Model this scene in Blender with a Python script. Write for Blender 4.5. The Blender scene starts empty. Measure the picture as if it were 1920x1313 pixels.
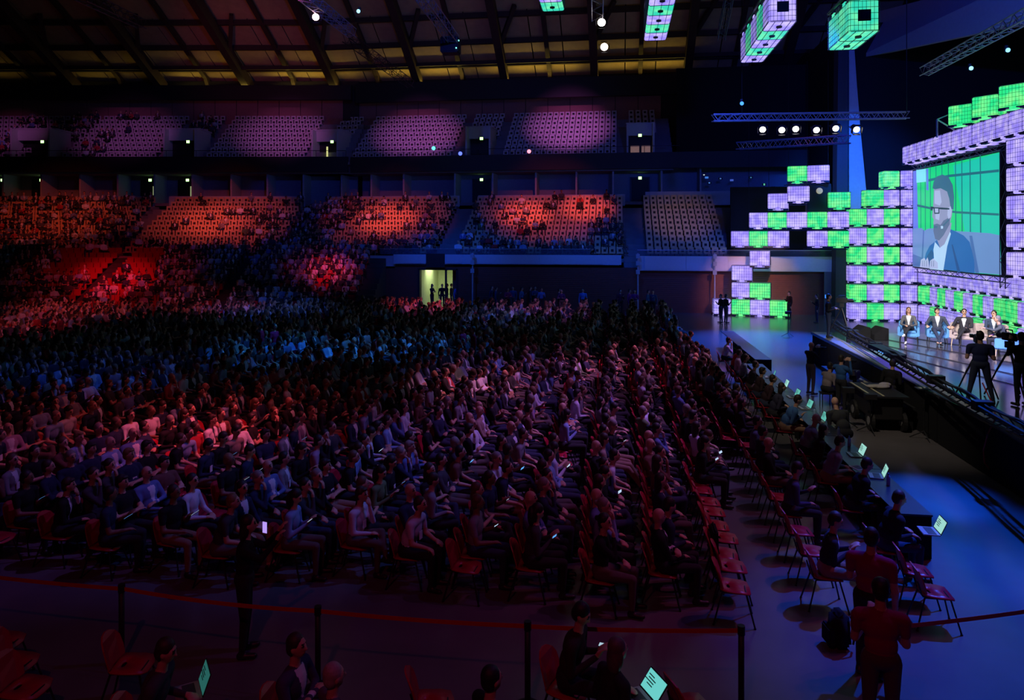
import bpy, bmesh, math, random
import numpy as np
from mathutils import Vector, Matrix
R = math.radians
random.seed(7)
rng = np.random.default_rng(11)
SC = bpy.context.scene
COL = SC.collection
# ------------------------------------------------------------------ camera
CAMH = 5.4; YAW = R(8.25); FPX = 1380.0
cd = bpy.data.cameras.new('camera'); cam = bpy.data.objects.new('camera', cd); COL.objects.link(cam)
cam.location = (0, 0, CAMH); cam.rotation_euler = (R(90), 0, YAW)
cd.sensor_width = 36; cd.lens = 36*FPX/1920; cd.shift_y = -(656.5-443)/1920; cd.clip_start = .1; cd.clip_end = 400
SC.camera = cam
# ------------------------------------------------------------------ exposure, world
SC.view_settings.view_transform = 'Standard'; SC.view_settings.look = 'None'
SC.view_settings.exposure = 0; SC.view_settings.gamma = 1; SC.view_settings.use_curve_mapping = False
w = bpy.data.worlds.new('world'); SC.world = w; w.use_nodes = True
w.node_tree.nodes['Background'].inputs[0].default_value = (.10, .08, .35, 1)
w.node_tree.nodes['Background'].inputs[1].default_value = .0022
# ------------------------------------------------------------------ geometry helpers
CA, SA = math.cos(YAW), math.sin(YAW)
def cw(xc, zc, z=0.):                        # camera-aligned lateral / depth -> world
    return Vector((xc*CA - zc*SA, xc*SA + zc*CA, z))
def at(u, v, z=0.):                          # where the ray of a photo pixel meets height z
    d = (CAMH - z)*FPX/(v-443.); return cw((u-960)/FPX*d, d, z)
def dep(u, d, z=0.):                         # point at depth d on column u
    return cw((u-960)/FPX*d, d, z)
def depv(u, v, d):
    return cw((u-960)/FPX*d, d, CAMH + (443-v)*d/FPX)
def xat(u, Y):                               # world X seen on column u at world Y
    return Y*math.tan(math.atan((u-960)/FPX) - YAW)
def aim(loc, target):
    return (Vector(target)-Vector(loc)).to_track_quat('-Z', 'Y').to_euler()
def spot(name, loc, target, col, power, size, blend=.5, rad=.15):
    l = bpy.data.lights.new(name, 'SPOT'); l.color = col; l.energy = power; l.spot_size = R(size)
    l.spot_blend = blend; l.shadow_soft_size = rad
    o = bpy.data.objects.new(name, l); COL.objects.link(o); o.location = loc; o.rotation_euler = aim(loc, target); return o
def area(name, loc, target, col, power, sx, sy):
    l = bpy.data.lights.new(name, 'AREA'); l.color = col; l.energy = power; l.shape = 'RECTANGLE'; l.size = sx; l.size_y = sy
    o = bpy.data.objects.new(name, l); COL.objects.link(o); o.location = loc; o.rotation_euler = aim(loc, target); return o
# ------------------------------------------------------------------ lights of the hall
RED = (1, .10, .07); PUR = (.75, .16, .70); BLU = (.02, .16, 1); MAG = (1, .10, .30); VIO = (.45, .15, 1)
for u, v, pw, sz in ((110, 395, 16000, 22), (420, 405, 14000, 24), (400, 408, 22000, 12), (300, 400, 4000, 14), (725, 400, 10000, 24), (725, 405, 36000, 12), (1030, 405, 11000, 25), (985, 410, 34000, 11), (1100, 395, 28000, 11)):
    spot('tier_spot', dep(u+60, 36, 22), depv(u, v, 61), RED, pw, sz, 1.)
for u, v, pw, sz in ((1065, 256, 21000, 17), (785, 258, 19000, 17), (535, 260, 13500, 17), (240, 260, 9500, 17), (20, 255, 9000, 12)):
    spot('upper_spot', dep(u, 38, 24), depv(u, v, 70), PUR, pw, sz, 1.)
# red and magenta pools on bleacher and floor crowd
for (u, v, d, c, pw, sz) in ((215, 520, 51, (1, .03, .08), 46000, 10), (215, 520, 51, (1, .03, .06), 8000, 20), (140, 590, 44, (1, .10, .16), 17000, 15), (615, 508, 52, (1, .05, .13), 40000, 7), (615, 508, 52, (1, .05, .13), 5000, 12), (30, 630, 36, (1, .10, .18), 9000, 18),
                         (380, 590, 46, (1, .12, .25), 8000, 16), (790, 598, 48, MAG, 26000, 11), (1020, 605, 46, (.6, .2, .9), 13000, 18), (500, 600, 45, (.08, .2, 1), 12000, 17), (900, 625, 42, (.15, .25, 1), 9000, 15)):
    spot('crowd_spot', dep(u+260, 24, 20), depv(u, v, d), c, pw, sz, 1.)
for (u, v, z, c, pw, sz) in ((395, 800, 1, (1, .10, .16), 15000, 13), (430, 790, 1, (1, .10, .16), 2500, 24), (170, 780, 1, (1, .08, .12), 2200, 26), (890, 715, 1, (1, .25, .42), 11000, 12), (600, 650, 1, (.02, .25, 1), 14000, 24), (780, 650, 1, (.02, .25, 1), 9000, 20), (150, 700, 1, (.05, .15, 1), 3500, 26),
                           (1180, 680, 1, (.8, .2, .55), 15000, 22), (1330, 650, 1, (1, .2, .4), 9000, 16), (1395, 690, 1, (.8, .45, .8), 6000, 14), (1000, 820, 1, (.45, .18, 1), 2600, 28), (640, 880, 1, (.12, .2, 1), 3600, 22), (120, 890, 1, (.35, .15, .9), 2200, 26), (1370, 1060, 0, (.9, .12, .35), 1700, 26),
                           (1250, 1200, 0, (.6, .12, .7), 800, 40), (600, 1260, 0, (.18, .12, .8), 420, 60), (1250, 820, 1, (.4, .3, 1), 2200, 26), (1130, 770, 1, (.6, .2, .9), 7500, 28), (1000, 690, 1, (.5, .2, 1), 7000, 22)):
    p = at(u, v, z); spot('floor_spot', (p.x+9, p.y+3, 17), p, c, pw, sz, 1.)
spot('front_red', (-2, -2, 12), (-3, 8.5, .5), (1, .08, .20), 560, 75, 1.)  # added lamp behind the camera, reddens the tape and front chairs
# blue wash on the right floor
for (u, v, pw, sz) in ((1440, 640, 42000, 44), (1490, 710, 20000, 30), (1745, 930, 30000, 12), (1860, 1020, 15000, 20), (1850, 1180, 15000, 30)):
    p = at(u, v); spot('blue_wash', (p.x+3, p.y+6, 13), p, (.004, .10, 1), pw, sz, 1.)
# white key onto the people on stage
for x, y, tx, ty, pw in ((3, 17, 11.3, 29.3, 19000), (6, 14, 12.8, 27, 10000), (16, 14, 12, 28, 7000)):
    spot('stage_key', (x, y, 12.5), (tx, ty, 1.8), (1, .93, .86), pw, 24, .7)
spot('pit_white', (1, 14, 14), at(1650, 800, 0), (1, .85, .65), 2600, 30, 1.)
# blue wash over parapet, pillar and right end of the hall
for x in (-12, -2, 8): spot('parapet_wash', (x, 42, 12), (x, 53, 3.3), (.008, .10, 1), 2600, 50, 1.)
spot('pillar_wash', (12.5, 42, 13), depv(1606, 300, 48), (.01, .12, 1), 12000, 44, .9)
area('suite_wash', (-6, 46, 11), (-9, 66, 10.5), (.03, .14, 1), 170, 20, 1); spot('ring_beam_wash', (12, 24, 16), depv(1800, 50, 45), (.015, .05, 1), 7000, 60, .9)
spot('truss_wash', (6, 24, 12), depv(1500, 235, 33), (.03, .07, 1), 6000, 60, .8); spot('truss_wash', (-6, 20, 17), depv(720, 20, 37), (.04, .08, 1), 5000, 60, .8); spot('truss_wash', (10, 16, 14), depv(1830, 90, 25), (.03, .10, 1), 3000, 40, .8)
# warm uplights behind the bulkhead, grazing the timber roof
xk_ = xat(640, 72)
for u, pw in ((60, 6), (250, 7), (430, 22), (600, 42), (800, 46), (1000, 46), (1200, 36)):
    x = xat(u, 72); yb = 72 - max(0, xk_-x)*math.tan(YAW)
    area('roof_uplight', (x, yb-1.75, 20.42 if u > 620 else 20.18), (x, yb-3.6, 22.9), (1, .74, .12), pw*1.5, 8.6, .15)
spot('brown_wall_wash', (9, 44, 7), (9, 53, 1.6), (1, .45, .28), 3000, 44, 1.); spot('unlit_block_wash', (4.6, 44, 11), (4.8, 60, 6.5), (1, .6, .42), 1000, 26, 1.)  # both lamps added to lift the wooden wall and the dim seat block
spot('deck_wash', (13, 20, 12), (12.2, 24.5, 1.27), (.16, .07, 1), 15000, 50, 1.)  # added lamp that tints the dark deck blue-violet
area('roof_fill', (-15, 50, 20), (-15, 64, 28), (1, .6, .25), 90, 50, 4)
spot('roof_pink', (-30, 40, 14), (-34, 66, 22), (1, .1, .2), 1500, 40, .9)
area('doorway_lamp', dep(822, 57.5, 2.9), dep(822, 57.5, 0), (.85, 1, .58), 62, 1.5, 2)

# ------------------------------------------------------------------ materials
MATS = {}
def mat(name, col, rough=.6, metal=0., var=.15, scale=6., spec=.5, emit=None, estr=1., bump=0., objcol=False, alpha=None):
    if name in MATS: return MATS[name]
    m = bpy.data.materials.new(name); m.use_nodes = True; nt = m.node_tree; N = nt.nodes; L = nt.links
    b = N['Principled BSDF']; b.inputs['Roughness'].default_value = rough; b.inputs['Metallic'].default_value = metal
    b.inputs['Specular IOR Level'].default_value = spec
    tc = N.new('ShaderNodeTexCoord'); nz = N.new('ShaderNodeTexNoise'); nz.inputs['Scale'].default_value = scale
    nz.inputs['Detail'].default_value = 3; L.new(tc.outputs['Object'], nz.inputs['Vector'])
    mr = N.new('ShaderNodeMapRange'); mr.inputs['To Min'].default_value = 1-var; mr.inputs['To Max'].default_value = 1+var
    L.new(nz.outputs['Fac'], mr.inputs['Value'])
    mx = N.new('ShaderNodeMix'); mx.data_type = 'RGBA'; mx.blend_type = 'MULTIPLY'; mx.inputs[0].default_value = 1
    mx.inputs[6].default_value = (*col, 1)
    if objcol:
        oi = N.new('ShaderNodeObjectInfo'); L.new(oi.outputs['Color'], mx.inputs[6])
    L.new(mr.outputs[0], mx.inputs[7]); L.new(mx.outputs[2], b.inputs['Base Color'])
    if emit:
        em = N.new('ShaderNodeMix'); em.data_type = 'RGBA'; em.blend_type = 'MULTIPLY'; em.inputs[0].default_value = 1
        em.inputs[6].default_value = (*emit, 1); L.new(mr.outputs[0], em.inputs[7])
        L.new(em.outputs[2], b.inputs['Emission Color']); b.inputs['Emission Strength'].default_value = estr
    if bump:
        bp = N.new('ShaderNodeBump'); bp.inputs['Strength'].default_value = bump
        L.new(nz.outputs['Fac'], bp.inputs['Height']); L.new(bp.outputs[0], b.inputs['Normal'])
    if alpha is not None: b.inputs['Alpha'].default_value = alpha
    MATS[name] = m; return m
# ------------------------------------------------------------------ mesh builder
class MB:
    def __init__(s): s.v = []; s.f = []; s.m = []
    def add(s, vs, fs, mi=0, M=None):
        n = len(s.v)
        if M is not None: vs = [M @ Vector(v) for v in vs]
        s.v += [tuple(v) for v in vs]; s.f += [tuple(n+i for i in f) for f in fs]; s.m += [mi]*len(fs); return s
    def box(s, c, d, mi=0, M=None, rz=0., taper=1.):
        x, y, z = d[0]/2, d[1]/2, d[2]/2
        vs = []
        for k in (-1, 1):
            t = taper if k == 1 else 1.
            for a, b in ((-1, -1), (1, -1), (1, 1), (-1, 1)):
                px, py = a*x*t, b*y*t
                vs.append((c[0]+px*math.cos(rz)-py*math.sin(rz), c[1]+px*math.sin(rz)+py*math.cos(rz), c[2]+k*z))
        return s.add(vs, [(3, 2, 1, 0), (4, 5, 6, 7), (0, 1, 5, 4), (1, 2, 6, 5), (2, 3, 7, 6), (3, 0, 4, 7)], mi, M)
    def bar(s, p, q, r=.02, n=4, mi=0, r2=None, M=None):
        p, q = Vector(p), Vector(q); d = (q-p)
        if d.length < 1e-6: return s
        d.normalize(); a = d.orthogonal().normalized() if abs(d.z) > .95 else d.cross(Vector((0, 0, 1))).normalized(); b = d.cross(a)
        r2 = r if r2 is None else r2; vs = []
        for c, rr in ((p, r), (q, r2)):
            for k in range(n):
                t = 2*math.pi*(k+.5)/n; vs.append(c + (a*math.cos(t)+b*math.sin(t))*rr)
        fs = [(k, (k+1) % n, n+(k+1) % n, n+k) for k in range(n)] + [tuple(range(n-1, -1, -1)), tuple(range(n, 2*n))]
        return s.add(vs, fs, mi, M)
    def tube(s, pts, r=.01, n=6, mi=0):
        for a, b in zip(pts, pts[1:]): s.bar(a, b, r, n, mi)
        return s
    def ell(s, c, r, n=10, k=7, mi=0, M=None):
        vs = [(c[0], c[1], c[2]-r[2])]
        for i in range(1, k):
            t = -math.pi/2 + math.pi*i/k
            for j in range(n):
                a = 2*math.pi*j/n
                vs.append((c[0]+r[0]*math.cos(t)*math.cos(a), c[1]+r[1]*math.cos(t)*math.sin(a), c[2]+r[2]*math.sin(t)))
        vs.append((c[0], c[1], c[2]+r[2])); fs = []
        for j in range(n): fs.append((0, 1+(j+1) % n, 1+j))
        for i in range(k-2):
            for j in range(n):
                a, b = 1+i*n+j, 1+i*n+(j+1) % n; fs.append((a, b, b+n, a+n))
        t = 1+(k-2)*n
        for j in range(n): fs.append((t+j, t+(j+1) % n, len(vs)-1))
        return s.add(vs, fs, mi, M)
    def prism(s, poly, h, mi=0, M=None, z0=0.):      # poly in xy, extruded to z0+h
        n = len(poly); vs = [(x, y, z0) for x, y in poly] + [(x, y, z0+h) for x, y in poly]
        fs = [tuple(range(n-1, -1, -1)), tuple(range(n, 2*n))] + [(k, (k+1) % n, n+(k+1) % n, n+k) for k in range(n)]
        return s.add(vs, fs, mi, M)
    def mesh(s, name, mats, smooth=False, bevel=0):
        me = bpy.data.meshes.new(name); me.from_pydata(s.v, [], s.f); me.update()
        for m in (mats if isinstance(mats, (list, tuple)) else [mats]): me.materials.append(m)
        me.polygons.foreach_set('material_index', s.m)
        if bevel:
            bm = bmesh.new(); bm.from_mesh(me); bmesh.ops.bevel(bm, geom=bm.edges[:], offset=bevel, segments=2, affect='EDGES', clamp_overlap=True); bm.to_mesh(me); bm.free()
        if smooth: me.polygons.foreach_set('use_smooth', [True]*len(me.polygons))
        return me
def put(name, data, parent=None, loc=None, rot=None, scale=None, color=None):
    o = bpy.data.objects.new(name, data); COL.objects.link(o)
    if parent is not None: o.parent = parent
    if loc is not None: o.location = loc
    if rot is not None: o.rotation_euler = rot
    if scale is not None: o.scale = scale
    if color is not None: o.color = (*color, 1)
    return o
def tag(o, label=None, cat=None, group=None, kind=None):
    if label: o['label'] = label
    if cat: o['category'] = cat
    if group: o['group'] = group
    if kind: o['kind'] = kind
    return o
def thing(name, label, cat, loc=(0, 0, 0), rz=0., group=None, scale=None):
    return tag(put(name, None, None, loc, (0, 0, rz), scale), label, cat, group)
def dup(root, loc, rz, label=None, group=None, scale=None, rot=None):
    r = root.copy(); COL.objects.link(r); r.location = loc; r.rotation_euler = rot if rot else (0, 0, rz)
    if label: r['label'] = label
    if group: r['group'] = group
    if scale: r.scale = scale
    for ch in KIDS.get(root.name, []):
        c = ch.copy(); COL.objects.link(c); c.parent = r
        for g in KIDS.get(ch.name, []):
            d = g.copy(); COL.objects.link(d); d.parent = c
    return r
KIDS = {}
def kids(root):
    KIDS[root.name] = list(root.children)
    for c in root.children: KIDS[c.name] = list(c.children)
ORD = 'first second third fourth fifth sixth seventh eighth ninth tenth eleventh twelfth thirteenth fourteenth fifteenth sixteenth seventeenth eighteenth nineteenth twentieth'.split()
def ordn(i):
    return ORD[i] if i < 20 else 'twenty-'+ORD[i-20] if i < 29 else 'thirtieth' if i == 29 else 'thirty-'+ORD[i-30] if i < 39 else 'fortieth'
# ------------------------------------------------------------------ materials of the hall
concrete = mat('concrete_floor', (.12, .11, .12), .25, var=.28, scale=.9, bump=.03)
black = mat('black_paint', (.012, .012, .014), .6)
blackc = mat('black_cloth', (.012, .012, .015), .95, spec=.15)
darkm = mat('dark_metal', (.03, .03, .035), .45, metal=.6)
alu = mat('truss_aluminium', (.45, .45, .5), .4, metal=.7)
cream = mat('cream_seat_plastic', (.62, .43, .25), .45)
lilac = mat('pale_seat_plastic', (.55, .52, .56), .5)
dkhole = mat('seat_cutout', (.02, .015, .02), .8)
grey = mat('grey_concrete', (.22, .22, .24), .85, var=.2, scale=2)
whitep = mat('white_parapet', (.5, .5, .53), .7, var=.08)
bluep = mat('pale_parapet', (.5, .52, .6), .6, var=.08)
wood = mat('red_brown_wood', (.17, .045, .03), .55, var=.25, scale=3)
timber = mat('roof_timber', (.05, .028, .02), .7, var=.25, scale=2)
plank = mat('roof_planks', (.50, .36, .17), .8, var=.22, scale=1.5)
redp = mat('red_seat_plastic', (.38, .004, .030), .38, var=.06)
redc = mat('red_bleacher_plastic', (.40, .012, .03), .45, var=.06)
# ------------------------------------------------------------------ floor
m = MB(); m.add([(-75, -4, 0), (45, -4, 0), (45, 80, 0), (-75, 80, 0)], [(0, 1, 2, 3)])
tag(put('floor', m.mesh('floor', concrete)), kind='structure', label='dark polished concrete arena floor')
# ------------------------------------------------------------------ frames of the bowl
YB, ZB = 53.0, 55.4
def FR(s, d, z): return Vector((s, YB+d, z))
def FL(s, d, z): return cw(s, ZB+d, z)
def fbox(m, F, s0, s1, d0, d1, z0, z1, mi=0):
    vs = [F(s, d, z) for z in (z0, z1) for s, d in ((s0, d0), (s1, d0), (s1, d1), (s0, d1))]
    m.add(vs, [(3, 2, 1, 0), (4, 5, 6, 7), (0, 1, 5, 4), (1, 2, 6, 5), (2, 3, 7, 6), (3, 0, 4, 7)], mi)
def su(F, u, d):                                   # lateral coordinate seen on column u
    return xat(u, YB+d) if F is FR else (u-960)/FPX*(ZB+d)
JR, JL = su(FR, 600, 0), su(FL, 600, 0)
# back wall of the floor level, with the lit doorway
doorL, doorR = su(FR, 785, 0), su(FR, 858, 0)
m = MB()
fbox(m, FR, JR-3, doorL, 0, .4, 0, 3.15); fbox(m, FR, doorR, 24, 0, .4, 0, 3.15); fbox(m, FR, doorL, doorR, 0, .4, 2.95, 3.15)
wb = tag(put('wall_back', m.mesh('wall_back', wood)), kind='structure', label='dark red brown wooden wall under the tier')
m = MB()
for k in range(22):
    z = .12 + k*.14
    fbox(m, FR, doorR+.15, 15.5, -.03, 0, z, z+.1)
tag(put('slat', m.mesh('slat', wood), wb), kind='stuff')
# lit corridor behind the doorway
m = MB(); cx0, cx1 = doorL, doorR
fbox(m, FR, cx0-.1, cx0, .4, 6, 0, 3); fbox(m, FR, cx1, cx1+.1, .4, 6, 0, 3); fbox(m, FR, cx0, cx1, 6, 6.1, 0, 3); fbox(m, FR, cx0, cx1, .4, 6, 2.95, 3.05)
corr = mat('corridor_wall', (.62, .66, .45), .6)
tag(put('wall_corridor', m.mesh('wall_corridor', corr)), kind='structure', label='pale greenish corridor walls behind the open doorway')
d1 = tag(put('door_1', None), kind='structure', label='open double doorway to the lit corridor')
m = MB(); fbox(m, FR, cx0-.05, cx0+.1, -.08, .45, 0, 3); fbox(m, FR, cx1-.1, cx1+.05, -.08, .45, 0, 3); fbox(m, FR, cx0, cx1, -.08, .45, 2.9, 3.02)
xm = su(FR, 836, 0); fbox(m, FR, xm-.07, xm+.07, -.02, .1, 0, 2.95)
put('door_frame', m.mesh('door_frame', black), d1)
m = MB(); fbox(m, FR, xm+.3, xm+.75, .9, 1.0, 0, 2.9); put('door_panel', m.mesh('door_panel', wood), d1)
# parapets (fascia) of the lower tier
def pane_row(par, F, s0, s1, d0, d1, z0, z1, n, mt, name, cut=()):
    wdt = (s1-s0)/n
    m = MB(); fbox(m, F, .012, wdt-.012, 0, d1-d0, 0, z1-z0)
    o0 = F(0, 0, 0); me = MB()
    me.v = [tuple(Vector(v)-o0) for v in m.v]; me.f = m.f; me.m = m.m; me = me.mesh(name, mt)
    for k in range(n):
        if k in cut: continue
        p = F(s0+k*wdt, d0, z0)
        put(name, me, par, p)
f1 = tag(put('trim_1', None), kind='structure', label='blue lit parapet band above the brown wooden wall')
m = MB(); fbox(m, FR, su(FR, 1195, 0), 15.6, -.55, -.25, 2.98, 4.0); put('parapet_core', m.mesh('parapet_core', bluep), f1)
pane_row(f1, FR, su(FR, 1208, -.6), 13.2, -.6, -.55, 3.04, 3.96, 4, bluep, 'parapet_panel')
f2 = tag(put('trim_2', None), kind='structure', label='dim blue parapet band above the lit doorway')
m = MB(); fbox(m, FR, su(FR, 740, 0), su(FR, 1165, 0), -.3, 0, 3.35, 4.05); fbox(m, FR, su(FR, 801, 0), su(FR, 836, 0), -.36, -.3, 3.1, 4.12, 1)
put('parapet_core', m.mesh('parapet_core', [bluep, black]), f2)
for a, b in ((745, 800), (837, 866), (870, 1010), (1012, 1130)):
    m = MB(); fbox(m, FR, su(FR, a, -.3), su(FR, b, -.3), -.35, -.3, 3.4, 4.02); put('parapet_panel', m.mesh('parapet_panel', bluep), f2)
f3 = tag(put('trim_3', None), kind='structure', label='dark parapet along the lower tier behind the bleacher')
m = MB(); fbox(m, FL, -50, JL+1, 0, .3, 3.0, 3.9); fbox(m, FR, JR-1, su(FR, 740, 0), 0, .3, 3.0, 3.95); put('parapet_core', m.mesh('parapet_core', whitep), f3)
m = MB()
for k in range(4):
    s = -36+k*9; fbox(m, FL, s, s+4, -.06, 0, 3.1, 3.8)
put('parapet_panel', m.mesh('parapet_panel', bluep), f3)
# under the tier, left (behind the bleacher) and right end
m = MB(); fbox(m, FL, -60, JL+2.5, .3, .6, 0, 3.5); tag(put('wall_left', m.mesh('wall_left', black)), kind='structure', label='dark wall behind the red bleacher')
# second lit doorway at left, behind bleacher end
a, b = su(FL, 472, -2), su(FL, 515, -2)
d2 = tag(put('door_2', None), kind='structure', label='half hidden lit opening above the bleacher crowd')
m = MB(); fbox(m, FL, a, b, -.1, .0, 2.2, 3.3); put('door_panel', m.mesh('door_panel', mat('lit_opening', (.4, .45, .3), .6, emit=(.28, .33, .17), estr=.45)), d2)  # glowing panel stands in for the lit space behind the opening
m = MB(); fbox(m, FL, a-.15, a, -.2, .05, 1.9, 3.45); fbox(m, FL, b, b+.15, -.2, .05, 1.9, 3.45); fbox(m, FL, a, b, -.2, .05, 3.3, 3.45); put('door_frame', m.mesh('door_frame', black), d2)
# ------------------------------------------------------------------ tier seats
def seat_mesh(mt, hole_w=.17, hole_z=.58):
    m = MB(); m.box((0, .02, .40), (.44, .40, .05)); m.box((0, .22, .62), (.47, .04, .46), taper=.94); m.box((0, .195, hole_z), (hole_w, .014, .19), 1)
    m.box((0, .1, .19), (.06, .06, .38), 1)
    return m.mesh('seat', [mt, dkhole])
seatC, seatL = seat_mesh(cream, .19, .60), seat_mesh(lilac, .22, .64)
def rzF(F): return 0. if F is FR else YAW
TIER_P = []          # places people can take in the tiers
def block(F, s0, s1, d0, z0, rise, tread, rows, me, label, cat, single, skew=0., who='block', skip=0):
    root = thing('seating_block', label, cat, F((s0+s1)/2, d0, 0), rzF(F), 'seating blocks of the arena')
    inv = Matrix.Rotation(-rzF(F), 4, 'Z') @ Matrix.Translation(-Vector(root.location))
    m = MB()
    for k in range(rows):
        fbox(m, F, s0, s1, d0+k*tread-.15, d0+(rows)*tread+.2, max(3.06 if z0 < 6 else 0, z0-1.0+k*rise), z0+k*rise)
    m.v = [tuple(inv @ Vector(v)) for v in m.v]
    put('step', m.mesh('riser_steps', grey), root)
    n = int((s1-s0)/.53); pts = []
    for k in range(rows):
        for i in range(n):
            s = s0+.27+i*(s1-s0-.54)/max(n-1, 1)
            if k < skip and i < 0: continue
            p = F(s, d0+k*tread+.2, z0+k*rise)
            pts.append(p); TIER_P.append((who, k, i, n, p, rzF(F)))
    if single:
        for p in pts: put('seat', me, root, inv @ p)
    else:
        co = np.array([v.co[:] for v in me.vertices]); fc = [tuple(f.vertices) for f in me.polygons]; mi = [f.material_index for f in me.polygons]
        m = MB()
        for p in pts:
            q = inv @ p; m.add([(c[0]+q[0], c[1]+q[1], c[2]+q[2]) for c in co], fc); m.m[-len(fc):] = mi
        tag(put('seat', m.mesh('seats', [me.materials[0], me.materials[1]]), root), kind='stuff')
    return root
LT = (1.0, 3.75, .425, .85, 11)
block(FL, -45.5, -31.6, *LT, seatC, 'lower tier block of cream seats at the far left, mostly occupied', 'seating', True, who='L1')
block(FL, -29.9, -18.4, *LT, seatC, 'nearly empty red lit lower tier block of cream seats, second from left', 'seating', True, who='L2')
block(FR, -25.9, -13.9, *LT, seatC, 'red lit lower tier seating block above the lit doorway, half occupied', 'seating', True, who='L3')
block(FR, -12.2, .35, *LT, seatC, 'red lit lower tier seating block above the brown wooden wall', 'seating', True, who='L4')
block(FR, 2.0, 7.7, *LT, seatC, 'unlit lower tier seating block beside the black drape', 'seating', True, who='L5')
UT = (10.8, 12.1, .556, .85, 9)
ud = 17.6
for (F, a, b, lab) in ((FL, -30, 128, 'purple lit upper tier block of pale seats at the far left'), (FL, 190, 352, 'purple lit upper tier block of pale seats with scattered people'),
                       (FL, 437, 606, 'empty purple lit upper tier block, third from left'), (FR, 702, 874, 'empty purple lit upper tier block above the lit doorway'),
                       (FR, 962, 1157, 'brightest purple lit upper tier block, rightmost of the lit ones')):
    block(F, su(F, a, ud), su(F, b, ud), *UT, seatL, lab, 'seating', False, who='U'+str(a))
for (F, a, b, lab) in ((FL, 142, 186, 'short dim seat block between the two leftmost upper blocks'), (FL, 372, 420, 'short dim upper seat block over the second exit box'), (FR, 640, 680, 'short dim upper seat block over the third exit box'),
                       (FR, 890, 946, 'short dim upper seat block left of the brightest purple block'), (FR, 1178, 1228, 'short blue-black upper seat block at the right end')):
    block(F, su(F, a, ud), su(F, b, ud), 14.2, 14.324, .556, .85, 5, seatL, lab, 'seating', False, who='V')
# stepped concrete bed between blocks (aisles)
m = MB()
for F, s0, s1 in ((FL, -62, JL-.2), (FR, JR-1.2, 9.2)):
    for k in range(11): fbox(m, F, s0, s1, .85+k*.85, 10.4, max(3.06, 2.55+k*.425), 3.6+k*.425-.1)
    for k in range(9): fbox(m, F, s0-6, min(s1, 4.6), 10.6+k*.85, 18.5, 11+k*.556, 12+k*.556)
tag(put('wall_aisle_steps', m.mesh('aisle_steps', grey)), kind='structure', label='stepped concrete aisles between the seat blocks')
# ------------------------------------------------------------------ suites level between the tiers
for nm, F, s0, s1 in (('wall_suite_left', FL, -62, JL), ('wall_suite_right', FR, JR-1.5, 22)):
    r = tag(put(nm, None), kind='structure', label='recessed suite level wall between the two tiers')
    m = MB(); fbox(m, F, s0, s1, 13.5, 13.8, 8, 12); put('back_panel', m.mesh('back_panel', mat('suite_wall', (.30, .31, .36), .7)), r)
    m = MB(); fbox(m, F, s0, s1, 10.45, 13.6, 8.1, 8.35); put('walkway', m.mesh('walkway', grey), r)
    m = MB(); fbox(m, F, s0, s1, 9.9, 13.6, 11.75, 12.0); put('soffit', m.mesh('soffit', grey), r)
pw = tag(put('trim_4', None), kind='structure', label='pale parapet wall behind the top row of the lower tier')
for F, a, b in ((FL, -60, 290), (FL, 318, 572), (FR, 612, 862), (FR, 897, 1172), (FR, 1210, 1470)):
    m = MB(); fbox(m, F, su(F, a, 10.5), su(F, b, 10.5), 10.4, 10.6, 8.0, 8.97+(.2 if a == 1210 else 0)); put('parapet_panel', m.mesh('parapet_panel', whitep), pw)
# suite partitions, doors, signs
part_m = MB(); fbox(part_m, FR, 0, .15, 10.7, 13.5, 8.3, 11.75)
for F, us in ((FL, (15, 86, 158, 228, 296, 366, 438, 505, 572)), (FR, (645, 700, 760, 855, 925, 1005, 1080, 1148, 1238, 1310))):
    for u in us:
        m = MB(); s = su(F, u, 12); fbox(m, F, s, s+.15, 11.2, 13.5, 8.3, 11.75)
        tag(put('wall_suite_partition', m.mesh('partition', mat('partition_wall', (.42, .43, .48), .7))), kind='structure', label='pale partition wall between two suites')
exit_g = mat('exit_lamp_glow', (.3, .6, .3), emit=(.45, 1., .30), estr=3.0)
exit_box = MB().box((0, 0, 0), (.34, .1, .3)).mesh('exit_lamp_box', darkm)
exit_face = MB().box((0, -.06, 0), (.28, .03, .24)).mesh('exit_lamp_face', exit_g)
def exit_lamp(F, u, v, d, label):
    zc = (ZB+d) if F is FL else (YB+d)/(CA+(u-960)/FPX*SA)
    p = depv(u, v, zc)
    t = thing('exit_lamp', label, 'exit lamp', p, rzF(F), 'green exit lamps'); put('housing', exit_box, t); put('diffuser', exit_face, t)
dn = {78: 'far left', 282: 'second from left', 352: 'third from left', 620: 'under the third upper block', 903: 'above the centre', 1200: 'rightmost one'}
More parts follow.
